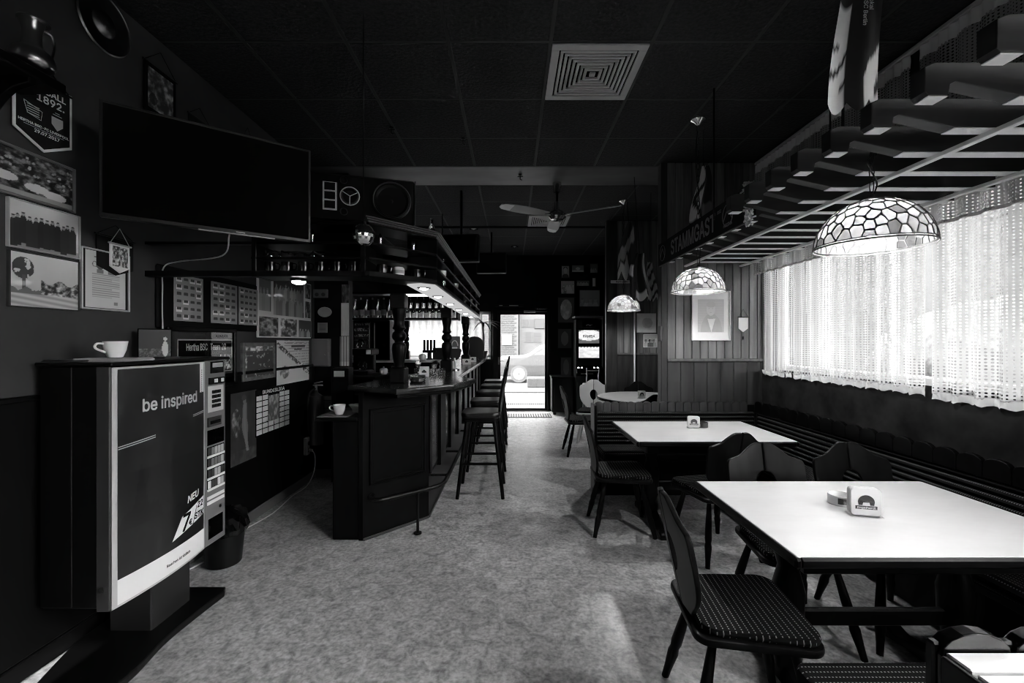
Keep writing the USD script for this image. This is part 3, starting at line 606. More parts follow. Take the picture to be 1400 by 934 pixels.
# --- leaded glass pendant lamps
RD = 0.21
def dome_point(p, r):
    """disk (radius 1) -> dome of revolution, rim at z=0"""
    q = np.asarray(p, float); rho = np.linalg.norm(q, axis=-1, keepdims=True)+1e-9; th = rho*(PI/2)*0.97
    xy = q/rho*np.sin(th)*r; z = np.cos(th)*r*0.98
    return np.concatenate([xy, z], -1)
def make_lamp(label):
    t = thing('pendant_lamp', label, 'lamp')
    rs = np.random.default_rng(21); pts = []
    for _ in range(20000):
        if len(pts) >= 150: break
        c = rs.uniform(-1, 1, 2)
        if 0.12 < np.linalg.norm(c) < 0.985 and all(np.linalg.norm(c-q) > 0.118*(0.75+0.45*np.linalg.norm(q)) for q in pts): pts.append(c)
    pts = np.array(pts); mirror = pts/np.linalg.norm(pts, axis=1, keepdims=True)**2
    vor = Voronoi(np.vstack([pts, mirror[np.linalg.norm(pts, axis=1) > 0.5]])); disk = sg.Point(0, 0).buffer(1.0, quad_segs=24)
    disk = disk.difference(sg.Point(0, 0).buffer(0.10)); came = MB()
    sh = obj('rim', MB().lathe([(RD-0.001, -0.001), (RD+0.002, 0.0), (RD+0.002, 0.004), (RD-0.001, 0.004), (RD-0.001, -0.001)], 40), 'lead', t)
    for i in range(len(pts)):
        reg = vor.regions[vor.point_region[i]]
        if -1 in reg or not reg: continue
        cell = sg.Polygon(vor.vertices[reg]).intersection(disk)
        if cell.is_empty or cell.geom_type != 'Polygon': continue
        rnd = cell.buffer(-0.03).buffer(0.0235) if i % 3 == 0 else cell.buffer(-0.0065)
        if rnd.is_empty or rnd.geom_type != 'Polygon': rnd = cell.buffer(-0.008)
        if rnd.is_empty or rnd.geom_type != 'Polygon': continue
        e = np.array(sg.polygon.orient(cell).exterior.coords)[:-1]; R = []
        for p, q in zip(e, np.roll(e, -1, 0)):
            k = max(1, int(np.linalg.norm(q-p)/0.07)); R += [p+(q-p)*u/k for u in range(k)]
        R = np.array(R); n = len(R); cc = np.array(rnd.centroid.coords[0]); r = []
        for p in R:
            h = sg.LineString([cc, p]).intersection(rnd); r.append(np.array(h.coords[-1]) if h.geom_type == 'LineString' and len(h.coords) > 1 else cc+(p-cc)*0.9)
        r = np.array(r); md = cc+(r-cc)*0.5; V = dome_point(np.vstack([cc, md, r]), RD-0.002); f = []
        for j in range(n):
            k = (j+1) % n; f += [[0, 1+j, 1+k], [1+j, 1+n+j, 1+n+k], [1+j, 1+n+k, 1+k]]
        mat = 'shade_grey' if i % 7 == 3 else ('shade_mid' if i % 4 == 1 else 'shade_white')
        obj('glass_piece', (V, np.array(f)), mat, sh, smooth=True)
        ro, rR = dome_point(r, RD+0.001), dome_point(R, RD+0.001); ri, rI = dome_point(r, RD-0.005), dome_point(R, RD-0.005); V = np.vstack([ro, rR, ri, rI]); f = []
        for j in range(n):
            k = (j+1) % n; f += [[j, n+j, n+k], [j, n+k, k], [2*n+j, 3*n+k, 3*n+j], [2*n+j, 2*n+k, 3*n+k], [j, k, 2*n+k], [j, 2*n+k, 2*n+j]]
        came.add(V, f)
    obj('lead_came', came, 'lead', sh)
    obj('cap', MB().lathe([(0.050, RD*0.945), (0.048, RD*0.965), (0.025, RD*0.99), (0.012, RD*1.02), (0.008, RD*1.08), (0.001, RD*1.1)], 16), 'lead', t, smooth=40)
    obj('socket', MB().lathe([(0.02, 0.12), (0.022, 0.19), (0.01, 0.2)], 12), 'black_satin', t, smooth=40)
    obj('bulb', MB().sphere((0, 0, 0.085), 0.035, 10, (1, 1, 1.15)), 'bulb_glow', t, smooth=True)
    return t
lamp = make_lamp('leaded glass dome lamp hanging from the pergola over the nearest table, largest in view')
LPOS = [(1.545, 1.86, 1.885), (1.53, 3.56, 1.885), (1.45, 5.62, 1.88)]
move(lamp, LPOS[0], 0.0)
put(lamp, LPOS[1], 'leaded glass dome lamp over the middle table, in front of the portrait', 1.3)
put(lamp, LPOS[2], 'leaded glass dome lamp over the round table, smallest in view', 2.2)
def chain(name, label, x, y, z0, z1, rose=True):
    t = thing(name, label, 'lamp chain', (x, y, z0)); h = z1-z0; mb = MB(); n = int(h/0.05)
    for i in range(n):
        a = np.linspace(0, 2*PI, 9)[:-1]; c = (i+0.5)*h/n; p = np.array([(0.011*math.cos(q), 0, c+0.032*math.sin(q)) for q in np.append(a, 0)])
        mb.tube(p if i % 2 else p[:, [1, 0, 2]], 0.0025, 4, caps=False)
    obj('links', mb, 'black_satin', t, kind='stuff')
    if rose: obj('ceiling_rose', MB().lathe([(0.06, h), (0.058, h-0.012), (0.03, h-0.03), (0.012, h-0.05), (0.001, h-0.055)], 20), 'chrome', t, smooth=40)
    else: obj('hook', MB().tube([(0.0, 0, h+0.03), (0.02, 0, h+0.02), (0.02, 0, h-0.02), (0, 0, h-0.03)], 0.004, 6), 'black_satin', t)
    obj('cord', MB().tube(catmull([(0.012, 0, 0), (0.03, 0.01, h*0.3), (-0.02, 0, h*0.7), (0.0, 0, h-0.02)], 5), 0.003, 5), 'black_satin', t)
chain('lamp_chain', 'short dark chain holding the nearest dome lamp under the pergola', 1.545, 1.86, 1.885+RD*1.1, 2.30, False)
chain('lamp_chain', 'dark chain with chrome ceiling rose above the middle dome lamp', 1.53, 3.56, 1.885+RD*1.1, ZC)
chain('lamp_chain', 'dark chain with chrome ceiling rose above the farthest dome lamp', 1.45, 5.62, 1.88+RD*1.1, ZC)

# --- lace curtains and cloth
def drape(y0, y1, z0, z1, x, amp, pitch, nz, scal=0.0, flare=0.0, seed=0, axis='y', off=0.0):
    ys = np.arange(y0, y1+1e-6, pitch/8); tz = np.linspace(0, 1, nz); P = np.zeros((len(tz), len(ys), 3))
    ph = 2*PI*ys/pitch + 2.2*meshkit.noise(np.column_stack([ys*3, ys*0+seed, ys*0]), seed)
    for i, t in enumerate(tz):
        z = z0+(z1-z0)*t; yy = y0+(ys-y0)*(1+flare*(1-t)); w = amp*(0.7+0.3*(1-t))*np.sin(ph+0.3*math.sin(3*t))
        zz = np.full(len(ys), z) + (1-t)*scal*np.abs(np.sin(PI*ys/0.07))
        P[i] = np.column_stack([x+w, yy, zz]) if axis == 'y' else np.column_stack([yy, x+w, zz])
    return MB().grid(P)
def curtain(name, label, mat, y0, y1, z0, z1, x, amp, pitch, scal, seed, hem=True, axis='y', flare=0.0):
    t = thing(name, label, 'curtain', world=((x, (y0+y1)/2, z0) if axis == 'y' else ((y0+y1)/2, x, z0)))
    obj('lace_panel', drape(y0, y1, z0+0.045, z1, x, amp, pitch, 10, 0, flare, seed, axis), mat, t, smooth=True)
    if hem: obj('hem', drape(y0, y1, z0, z0+0.055, x-0.001, amp, pitch, 3, scal, flare, seed, axis), 'cloth_white', t, smooth=True)
    return t
curtain('lace_curtain', 'long white lace curtain on the window, left of the gap', 'lace', 2.66, 4.395, 1.14, 2.55, 2.525, 0.017, 0.115, 0.016, 1, flare=-0.012)
curtain('lace_curtain', 'long white lace curtain on the window, right of the gap and nearest', 'lace', 0.9, 2.575, 1.125, 2.55, 2.515, 0.022, 0.125, 0.016, 2)
for k, (a, b, lb) in enumerate(((2.69, 4.40, 'shadowed lace valance above the pergola, left of the slit'), (0.8, 2.63, 'shadowed lace valance above the pergola, right of the slit'))):
    t = thing('lace_valance', lb, 'curtain', world=(2.49, (a+b)/2, 2.16))
    obj('lace_panel', drape(a, b, 2.16, 3.19, 2.475, 0.015, 0.12, 10, 0, 0, 5+k), 'lace', t, smooth=True)
    obj('header_band', drape(a, b, 3.18, 3.265, 2.473, 0.012, 0.06, 3, 0, 0, 9), 'cloth_white', t, smooth=True)
    obj('hem', drape(a, b, 2.155, 2.175, 2.474, 0.015, 0.12, 2, 0, 0, 5+k), 'cloth_white', t, smooth=True)
cr_ = thing('curtain_rail', 'pale curtain rail along the ceiling edge above the valance', 'curtain rail', world=(2.48, 2.6, 3.27))
obj('rail', MB().span((2.462, 0.7, 3.27), (2.50, 4.40, 3.295), 0.004), 'grey_light', cr_)
cr2 = thing('curtain_rod', 'white rod carrying the long lace curtains at the top of the window', 'curtain rail', world=(2.52, 2.6, 2.55))
obj('rod', MB().cyl((2.52, 0.7, 2.555), (2.52, 4.40, 2.555), 0.008), 'white_paint', cr2)
yv, zv = np.linspace(0.3, 4.40, 120), np.linspace(0.80, 1.21, 24); P = np.zeros((24, 120, 3))
for i, z in enumerate(zv):
    q = np.column_stack([yv*2.2, np.full(120, z*2.0), np.zeros(120)])
    P[i] = np.column_stack([2.545 + 0.022*(meshkit.fbm(q, 3, 11)-0.5) + 0.008*np.sin(yv*9+3*meshkit.noise(q, 5)), yv, np.full(120, z)])
tag(obj('wall_cloth', MB().grid(P), 'velvet', smooth=True), 'dark velvet cloth stretched on the wall between bench back and lace hem', 'cloth')
curtain('lace_curtain', 'bright sheer curtain on the street window behind the bar', 'lace_front', -2.72, -0.62, 1.16, 2.10, 9.06, 0.02, 0.13, 0.0, 4, False, 'x')

# --- flags, scarf
def cloth(nm, t, fn, w0, w1, h, folds, amp, bottom, nx=26, nz=22, parts='cloth', seed=0):
    s, q = np.linspace(0, 1, nx), np.linspace(0, 1, nz); S, T = np.meshgrid(s, q)
    W = w0+(w1-w0)*T**0.8; X = (S-0.5)*W + 0.02*np.sin(5*T+seed); Y = amp*np.sin(2*PI*folds*S+seed+0.8*T)*(0.4+0.6*T); Z = -h*T - bottom*T*np.abs(np.sin(2*PI*S*1.5+seed))
    mb = MB().grid(np.stack([X, Y, Z], -1)[:, ::-1]); obj(nm, mb, 'print_matte', t, smooth=True, tone=np.clip(fn(S[:, ::-1], T[:, ::-1]), 0.004, 0.85).ravel())
def f1(S, T):
    T = (T-0.52)/0.48
    v = np.full(S.shape, 0.012); left = (S < 0.30) & (T > 0.08); v[left] = 0.8
    v[left & (np.abs(np.sin(T*13+S*9)) < 0.42) & (T > 0.40) & (T < 0.82)] = 0.01; v[(S > 0.58) & (T > 0.42+1.3*np.maximum(0, 0.95-S)**1.4)] = 0.8; v[((S-0.93)**2+((T-0.8)*1.6)**2) < 0.012] = 0.01
    return v
fg = thing('flag', 'large black and white flag hanging from the ceiling by the lace valance, top right', 'flag', (1.37, 1.70, 3.30))
cloth('cloth', fg, f1, 0.11, 0.20, 0.88, 1.0, 0.022, 0.04, 40, 40)
obj('cord', MB().cyl((0, 0, -0.01), (0, 0, 0.01), 0.004), 'black_satin', fg)
tx = MB().text('Hertha BSC Berlin', 0.016, (0, 0, 0), 0.0005, align='l').text('Unser Lokal', 0.016, (0, 0.022, 0), 0.0005, align='l'); tx.xf(rotz(-PI/2-0.05)); tx.xf(np.array([[1, 0, 0], [0, 0, -1], [0, 1, 0.0]]), (-0.012, -0.036, -0.42)); obj('lettering', tx, 'grey_light', fg)
def f2(S, T): v = np.full(S.shape, 0.015); v[(S < 0.45) & (T < 0.9)] = 0.85; v[(np.abs(S-0.3-0.2*np.sin(T*9)) < 0.09)] = 0.01; v[(S > 0.6) & (T > 0.6)] = 0.2; return v
fg = thing('flag', 'small black and white flag hanging behind the scarf on the pergola', 'flag', (1.60, 3.62, 2.95))
cloth('cloth', fg, f2, 0.05, 0.20, 0.50, 1.5, 0.03, 0.03, seed=1); obj('cord', MB().cyl((0, 0, 0), (0, 0, 0.3), 0.003), 'black_satin', fg)
def f3(S, T): v = np.full(S.shape, 0.04); v[(T+S*0.5 > 0.55) & (T+S*0.5 < 0.8)] = 0.5; v[(T+S*0.5 > 0.86) & (S < 0.6)] = 0.85; v[((S-0.6)**2+(T-0.62)**2) < 0.012] = 0.06; return v
fg = thing('flag', 'striped grey flag hanging on the chain above the farthest lamp', 'flag', (1.47, 5.45, 2.98))
cloth('cloth', fg, f3, 0.06, 0.30, 0.62, 1.2, 0.05, 0.12, seed=2); obj('cord', MB().cyl((0, 0, 0), (0, 0.1, 0.33), 0.004), 'black_satin', fg)
def f4(S, T): v = np.full(S.shape, 0.02); v[(S > 0.78)] = 0.85; v[(S < 0.2) & (T > 0.25) & (T < 0.5)] = 0.85; v[(T > 0.82) & (S > 0.3)] = 0.85; v[((S-0.75)**2*2+(T-0.88)**2) < 0.004] = 0.01; return v
fg = thing('flag', 'dark flag with white border hanging at the corner of the panelled partition', 'flag', (1.36, 4.62, 2.42))
cloth('cloth', fg, f4, 0.10, 0.26, 0.46, 1.6, 0.05, 0.05, seed=3); obj('cord', MB().cyl((0, 0, 0), (0.0, 0.2, 0.9), 0.003), 'black_satin', fg)
fg = thing('flag', 'narrow white pennant strip hanging beside the striped flag above the round table', 'flag', (1.70, 5.3, 2.45))
cloth('cloth', fg, lambda S, T: np.where((T*7+S*2) % 2 < 1.2, 0.85, 0.05), 0.06, 0.12, 0.42, 2, 0.04, 0.06, seed=4); obj('cord', MB().cyl((0, 0, 0), (0, 0, 0.85), 0.003), 'black_satin', fg)

sc = thing('scarf', 'black football scarf lettered STAMMGAST along the edge of the pergola', 'scarf', frame((1.487, 4.38, 2.24), (0, -1, 0), (0, 0, 1)))
SL, SH = 1.66, 0.215
U, V = np.meshgrid(np.linspace(0, SL, 60), np.linspace(0, SH, 8)); Wv = 0.006+0.006*np.sin(U*14)*np.sin(V/SH*PI)
obj('cloth', MB().grid(np.stack([U, V, Wv], -1)), 'cloth_dark', sc, smooth=True)
obj('lettering', MB().text('STAMMGAST', 0.125, (0.80, 0.045, 0.013), 0.002, True, width=0.88), 'cloth_mid', sc, label='pale capital lettering STAMMGAST')
mk = MB()
for k in range(2):
    cx = 1.42 if k else 0.14
    a = np.linspace(0, 2*PI, 25); mk.tube(np.column_stack([cx+0.07*np.cos(a), 0.105+0.075*np.sin(a), np.full(25, 0.014)]), 0.003, 4, caps=False)
    mk.tube([(cx-0.06, 0.07, 0.014), (cx, 0.15, 0.014), (cx+0.06, 0.07, 0.014)], 0.003, 4)
mk.text('HERTHA', 0.022, (1.42, 0.03, 0.013), 0.001, True).text('BSC', 0.022, (1.30, 0.15, 0.013), 0.001, True)
obj('emblem', mk, 'cloth_mid', sc)
fr = MB(); rs = np.random.default_rng(4)
for k in range(150):
    v = rs.uniform(-0.01, SH+0.01); p = np.array([SL-0.015, v, 0.005]); d = np.array([0.04+0.05*rs.random(), -0.05*rs.random()+0.015, rs.uniform(0, 0.05)])
    fr.tube([p, p+d*0.5+rs.normal(0, 0.006, 3), p+d+rs.normal(0, 0.01, 3)], 0.006, 4)
obj('fringe', fr, 'fringe', sc, kind='stuff', label='white woollen fringe')
# ================================================================== THE BAR
HC = 1.15
ORD = 'first second third fourth fifth sixth seventh eighth ninth tenth eleventh twelfth thirteenth fourteenth fifteenth sixteenth seventeenth eighteenth nineteenth twentieth'.split()
bar = thing('bar_counter', 'long dark panelled bar with polished wooden worktop and foot rail', 'bar', world=(-0.85, 6.0, 0))
A, B = np.array([-1.106, 3.21]), np.array([-0.70, 3.635])
ring = [(-1.14, 3.215), tuple(A), tuple(B), (-0.70, 8.95), (-0.98, 8.95), (-0.98, 4.15), (-1.14, 3.75)]
obj('body', MB().plate(np.array(ring), 1.108, 0.004), 'bar_wood', bar)
obj('side_block', MB().span((-1.337, 3.225, 0), (-1.142, 3.70, 0.885), 0.006), 'bar_wood', bar)
top = np.array([(-1.233, 3.255), (-0.802, 3.007), (-0.445, 3.337), (-0.317, 3.85), (-0.486, 4.07), (-0.505, 4.12), (-0.505, 8.98), (-1.0, 8.98), (-1.0, 4.2), (-1.16, 3.72)])
obj('worktop', MB().plate(top, 0.042, 0.012, M=np.array([[1, 0, 0, 0], [0, 1, 0, 0], [0, 0, 1, 1.108], [0, 0, 0, 1.0]])), 'counter_wood', bar, smooth=30)
obj('top_moulding', MB().plate(np.asarray(sg.Polygon(top).buffer(-0.035, join_style=2).exterior.coords)[:-1], 0.03, 0.01, M=np.array([[1, 0, 0, 0], [0, 1, 0, 0], [0, 0, 1, 1.078], [0, 0, 0, 1.0]])), 'bar_wood', bar)
e = (B-A)/np.linalg.norm(B-A); n = np.array([e[1], -e[0]]); LE = np.linalg.norm(B-A)
def on_face(mb): return mb.xf(np.array([[e[0], 0, n[0]], [e[1], 0, n[1]], [0, 1, 0.0]]), (A[0], A[1], 0))     # local x along, y up, z out
def mould(x0, x1, y0, y1, w=0.035, h=0.018):
    m = MB()
    for k, (ww, hh) in enumerate(((w, h*0.5), (w*0.45, h))):
        m.span((x0, y0, 0), (x1, y0+ww, hh), 0.003).span((x0, y1-ww, 0), (x1, y1, hh), 0.003).span((x0, y0, 0), (x0+ww, y1, hh), 0.003).span((x1-ww, y0, 0), (x1, y1, hh), 0.003)
    return m
obj('panel', on_face(MB().span((0.07, 0.42, 0.0), (LE-0.06, 0.95, 0.006), 0.002)), 'bar_wood', bar)
obj('panel_moulding', on_face(mould(0.05, LE-0.04, 0.40, 0.97)), 'bar_wood', bar)
obj('skirting', on_face(MB().span((0, 0, 0), (LE, 0.02, 0.012), 0.003)), 'grey_dark', bar)
obj('skirting', MB().span((-0.702, 3.64, 0), (-0.688, 8.95, 0.02), 0.003), 'grey_dark', bar)
y = 3.66
for k in range(8):
    def side(mb): return mb.xf(np.array([[0, 0, 1], [1, 0, 0], [0, 1, 0.0]]), (-0.70, y, 0))   # local x along the bar, y up, z out
    w = 0.33
    pnl = obj('panel', side(MB().span((0.02, 0.40, 0), (w-0.02, 1.06, 0.022), 0.012)), 'panel_gloss', bar)
    obj('panel_moulding', side(mould(0.0, w, 0.365, 1.08, 0.03, 0.02)), 'panel_gloss', pnl)
    obj('pilaster', side(MB().span((w, 0.34, 0), (w+0.31, 1.08, 0.045), 0.006)), 'bar_wood', bar)
    y += 0.665
rail = catmull([(-1.05, 3.26), (-1.045, 3.19), (-1.0, 3.15), (-0.93, 3.17), (-0.75, 3.32), (-0.62, 3.43), (-0.565, 3.52), (-0.55, 3.66), (-0.55, 4.2)], 5)
rp = [(x, y, 0.325) for x, y in rail] + [(-0.55, q, 0.325) for q in np.linspace(5, 8.8, 4)]
rl = obj('foot_rail', MB().tube(rp, 0.017, 10), 'black_satin', bar, smooth=40)
obj('rail_post', MB().cyl((-0.726, 3.335, 0), (-0.726, 3.335, 0.32), 0.011).cyl((-0.726, 3.335, 0), (-0.726, 3.335, 0.012), 0.03), 'black_satin', rl)
for q in (3.75, 4.55, 5.6, 6.9, 8.2): obj('rail_bracket', MB().cyl((-0.70, q, 0.325), (-0.55, q, 0.325), 0.011), 'black_satin', rl)
lg = thing('side_ledge', 'small dark ledge with pale edge at the left end of the bar, holding coffee cups', 'shelf', world=(-1.3, 3.45, 0.885))
obj('board', MB().span((-1.46, 3.2, 0.887), (-1.142, 3.70, 0.915), 0.006), 'black_wood', lg); obj('bar_mat', MB().span((-1.45, 3.215, 0.915), (-1.22, 3.5, 0.922), 0.002), 'grey_mid', lg)
def cup(t, s=1.0, z=0.0, mat='porcelain'):
    obj('bowl', MB().lathe([(0.022*s, z), (0.026*s, z+0.003*s), (0.036*s, z+0.03*s), (0.042*s, z+0.068*s), (0.040*s, z+0.068*s), (0.033*s, z+0.03*s), (0.02*s, z+0.008*s), (0.001, z+0.008*s)], 24), mat, t, smooth=40)
    obj('handle', MB().tube(catmull([(-0.038*s, 0, z+0.058*s), (-0.062*s, 0, z+0.058*s), (-0.066*s, 0, z+0.04*s), (-0.034*s, 0, z+0.022*s)], 5), 0.0045*s, 6), mat, t, smooth=40)
c1 = thing('coffee_cup', 'white coffee cup at the front of the ledge beside the bar', 'cup', (-1.32, 3.31, 0.922)); cup(c1, 1.1)
c2 = thing('coffee_cup', 'shallow white cup at the back of the ledge beside the bar', 'cup', (-1.235, 3.44, 0.915))
obj('bowl', MB().lathe([(0.03, 0), (0.034, 0.03), (0.06, 0.065), (0.057, 0.065), (0.03, 0.035), (0.001, 0.03)], 24), 'porcelain', c2, smooth=40)

# turned posts
def post(name, label, x, y, z0, z1, s=1.0):
    t = thing(name, label, 'post', (x, y, z0)); h = z1-z0; w = 0.125*s
    obj('base_block', MB().box((0, 0, 0.06), (w, w, 0.12), 0.008), 'black_wood', t)
    pr = [(0.42, .115), (0.5, .13), (0.42, .16), (0.30, .19), (0.40, .28), (0.46, .38), (0.40, .44), (0.28, .455), (0.30, .475), (0.43, .50), (0.46, .53), (0.40, .565), (0.28, .59), (0.42, .615), (0.36, .64), (0.33, .69), (0.42, .78), (0.45, .84)]
    pr = [(r*w, (z*h if z > .15 else z*h*0+0.12+(z-.115)*h)) for r, z in pr]
    obj('shaft', MB().lathe(catmull(pr, 4), 18), 'black_wood', t, smooth=50)
    obj('top_block', MB().box((0, 0, h*0.92), (w*0.95, w*0.95, h*0.16), 0.006), 'black_wood', t)
    return t
post('turned_post', 'turned dark wooden post on the near corner of the bar, nearest of the row', -0.91, 3.49, HC, 1.858)
post('turned_post', 'turned dark wooden post in the middle of the bar behind the beer sign', -0.735, 4.88, HC, 1.858)
post('turned_post', 'turned dark wooden post near the far end of the bar by the menu cards', -0.70, 6.55, HC, 1.858)
post('turned_post', 'thin turned post behind the nearest bar post, on the back counter', -1.60, 6.55, 1.215, 1.79, 0.8)

# glass shelf above the bar
gs = thing('overhead_shelf', 'dark wooden overhead shelf unit above the bar with open compartments', 'shelf', world=(-0.65, 4.5, 1.86))
OUT = np.array([(-1.525, 2.53), (-0.833, 2.53), (-0.503, 2.886), (-0.503, 6.75)]); INN = np.array([(-0.705, 6.75), (-0.705, 2.965), (-0.92, 2.735), (-1.525, 2.735)])
strip = np.vstack([OUT, INN])
def board(nm, poly, z0, z1, mat, b=0.004, par=None): return obj(nm, MB().plate(np.asarray(poly), z1-z0, b, M=np.array([[1, 0, 0, 0], [0, 1, 0, 0], [0, 0, 1, z0], [0, 0, 0, 1.0]])), mat, par or gs)
big = np.asarray(sg.Polygon(strip).buffer(0.018, join_style=2).exterior.coords)[:-1]
right = np.array([(-0.833, 2.53), (-0.503, 2.886), (-0.503, 6.75), (-0.705, 6.75), (-0.705, 2.965), (-0.92, 2.735)])
board('bottom_board', strip, 1.862, 1.895, 'bar_wood'); board('shelf_board', strip, 1.962, 1.977, 'bar_wood'); board('shelf_board', strip, 2.05, 2.065, 'bar_wood')
tp = board('top_board', strip, 2.165, 2.185, 'bar_wood')
for k in range(3): board('cornice', np.asarray(sg.Polygon(right).buffer(0.006+0.008*k, join_style=2).exterior.coords)[:-1], 2.178+0.011*k, 2.187+0.011*k, 'cornice', 0.003, tp)
board('glowing_soffit', [(-0.515, 2.905), (-0.515, 6.74), (-0.695, 6.74), (-0.695, 2.87), (-0.60, 2.83)], 1.852, 1.8615, 'soffit_glow', 0.0)  # soffit board, given its own glow to brighten it
for x, y, in ((-1.51, 2.63), (-0.872, 2.63), (-0.604, 2.92), (-0.604, 3.75), (-0.604, 4.5), (-0.604, 5.25), (-0.604, 6.0), (-0.604, 6.74)):
    obj('upright', MB().box((x, y, 2.015), (0.03 if x < -0.8 else 0.20, 0.20 if x < -0.8 else 0.02, 0.31), 0.003), 'bar_wood', gs)
obj('back_board', MB().span((-1.20, 2.728, 1.89), (-0.925, 2.736, 2.17)), 'black_matte', gs)
for y, x in ((2.95, -0.60), (3.5, -0.60), (4.2, -0.60), (4.9, -0.60), (5.6, -0.60), (6.3, -0.60)):
    t = thing('spot_lamp', f'{ORD[int(round((y-2.9)/0.7))]} small round spot lamp from the near end under the overhead shelf', 'lamp', (x, y, 1.852), 'spot lamps under the bar shelf')
    obj('ring', MB().lathe([(0.045, 0), (0.047, -0.008), (0.038, -0.012), (0.034, -0.006), (0.034, 0)], 24), 'chrome', t, smooth=30); obj('bulb', MB().lathe([(0.034, -0.004), (0.03, -0.016), (0.018, -0.022), (0.001, -0.024)], 20), 'spot_glow', t, smooth=40)
t = thing('puck_lamp', 'bright round lamp under the left end of the overhead shelf by the team photo', 'lamp', (-1.30, 2.64, 1.862))
obj('ring', MB().lathe([(0.05, 0), (0.052, -0.01), (0.042, -0.016), (0.04, 0)], 24), 'chrome', t, smooth=30); obj('bulb', MB().lathe([(0.041, -0.006), (0.038, -0.026), (0.02, -0.034), (0.001, -0.036)], 20), 'spot_glow', t, smooth=40)
for x, y in ((-1.525, 2.55), ): obj('wall_arm', MB().span((-2.15, 2.535, 1.862), (-1.525, 2.575, 1.895)).span((-2.15, 2.535, 2.05), (-1.525, 2.575, 2.065)), 'bar_wood', gs)

def glassware(name, lab, cat, mat, prof, pts, group, n=14):
    root = None
    for k, p in enumerate(pts):
        label = lab.replace('{}', ORD[k]) if lab else lab
        if root is None:
            root = thing(name, label, cat, p, group)
            if isinstance(prof, list): obj('body', MB().lathe(prof, n), mat, root, smooth=40)
            else: prof(root)
        else: dup(root, p, label, group)
    return root
TUMBLER = [(0.022, 0), (0.028, 0.004), (0.031, 0.062), (0.029, 0.062), (0.026, 0.008), (0.001, 0.008)]
def mug(t):
    obj('body', MB().lathe([(0.030, 0), (0.033, 0.004), (0.033, 0.03), (0.034, 0.032), (0.034, 0.038), (0.033, 0.04), (0.033, 0.06), (0.030, 0.06), (0.029, 0.006), (0.001, 0.006)], 16), 'mug_dark', t, smooth=40)
    obj('handle', MB().tube(catmull([(0.032, 0, 0.052), (0.055, 0, 0.048), (0.052, 0, 0.02), (0.031, 0, 0.014)], 4), 0.004, 6), 'mug_dark', t, smooth=40)
glassware('beer_mug', '{} small pewter mug from the left on the left part of the overhead shelf', 'mug', '', mug, [(-1.45+0.10*k, 2.60, 1.895) for k in range(6)], 'mugs on the left of the overhead shelf')
ang = np.array([0.70, 0.72])
def on_ang(s, d=0.09): return (-0.833+0.33*s-0.73*d, 2.53+0.356*s+0.68*d)
x, y = on_ang(0.28); t = thing('beer_mug', 'dark glass mug on the angled corner of the overhead shelf, leftmost of three', 'mug', (x, y, 1.895)); mug(t)
x, y = on_ang(0.52); t = thing('storage_jar', 'squat white jar on the angled corner of the overhead shelf, middle of three', 'jar', (x, y, 1.895))
obj('body', MB().lathe([(0.034, 0), (0.037, 0.005), (0.037, 0.05), (0.03, 0.06), (0.001, 0.06)], 18), 'porcelain', t, smooth=40); obj('label', MB().lathe([(0.0375, 0.02), (0.0375, 0.04)], 18), 'paper_grey', t)
x, y = on_ang(0.8); t = thing('beer_mug', 'banded dark mug on the angled corner of the overhead shelf, rightmost of three', 'mug', (x, y, 1.895)); mug(t)
def tap(label, p):
    t = thing('beer_tap', label, 'beer tap', p)
    obj('grip', MB().lathe([(0.006, 0), (0.009, 0.02), (0.013, 0.05), (0.011, 0.07), (0.001, 0.085)], 12), 'chrome', t, smooth=40); obj('foot', MB().lathe([(0.014, 0), (0.014, 0.006), (0.006, 0.009)], 12), 'chrome', t)
tap('slim chrome tap handle upright on the left of the overhead shelf', (-1.19, 2.58, 2.065))
x, y = on_ang(0.25); tap('slim chrome tap handle on the angled corner of the overhead shelf, left of the two', (x, y, 2.065))
x, y = on_ang(0.75); tap('slim chrome tap handle on the angled corner of the overhead shelf, right of the two', (x, y, 2.065))
for z, lv, m in ((1.895, 'lowest', 'clear_glass'), (1.977, 'middle', 'porcelain'), (2.065, 'top', 'clear_glass')):
    glassware('tumbler', '{} glass from the near end, %s level of the overhead shelf along the bar' % lv, 'glass', m, TUMBLER, [(-0.55-0.04*(k % 2), 3.05+0.19*k, z) for k in range(19) if abs((3.05+0.19*k-3.75) % 0.75) > 0.06 and (k*7+int(z*100)) % 3], 'glasses on the bar side of the overhead shelf')
gl = thing('garland', 'dark tangled garland with bright bits on the open left end of the overhead shelf', 'garland', (-1.36, 2.62, 1.977)); gm = MB(); rs = np.random.default_rng(14)
gm.tube(catmull(np.column_stack([np.linspace(-0.14, 0.30, 26), rs.normal(0, 0.02, 26), 0.02+0.03*rs.random(26)]), 3), 0.006, 5); obj('wire', gm, 'rubber', gl)
for k in range(7): obj('bauble', MB().sphere((rs.uniform(-0.1, 0.25), -0.04, 0.012), 0.01, 7), 'chrome', gl, smooth=True)

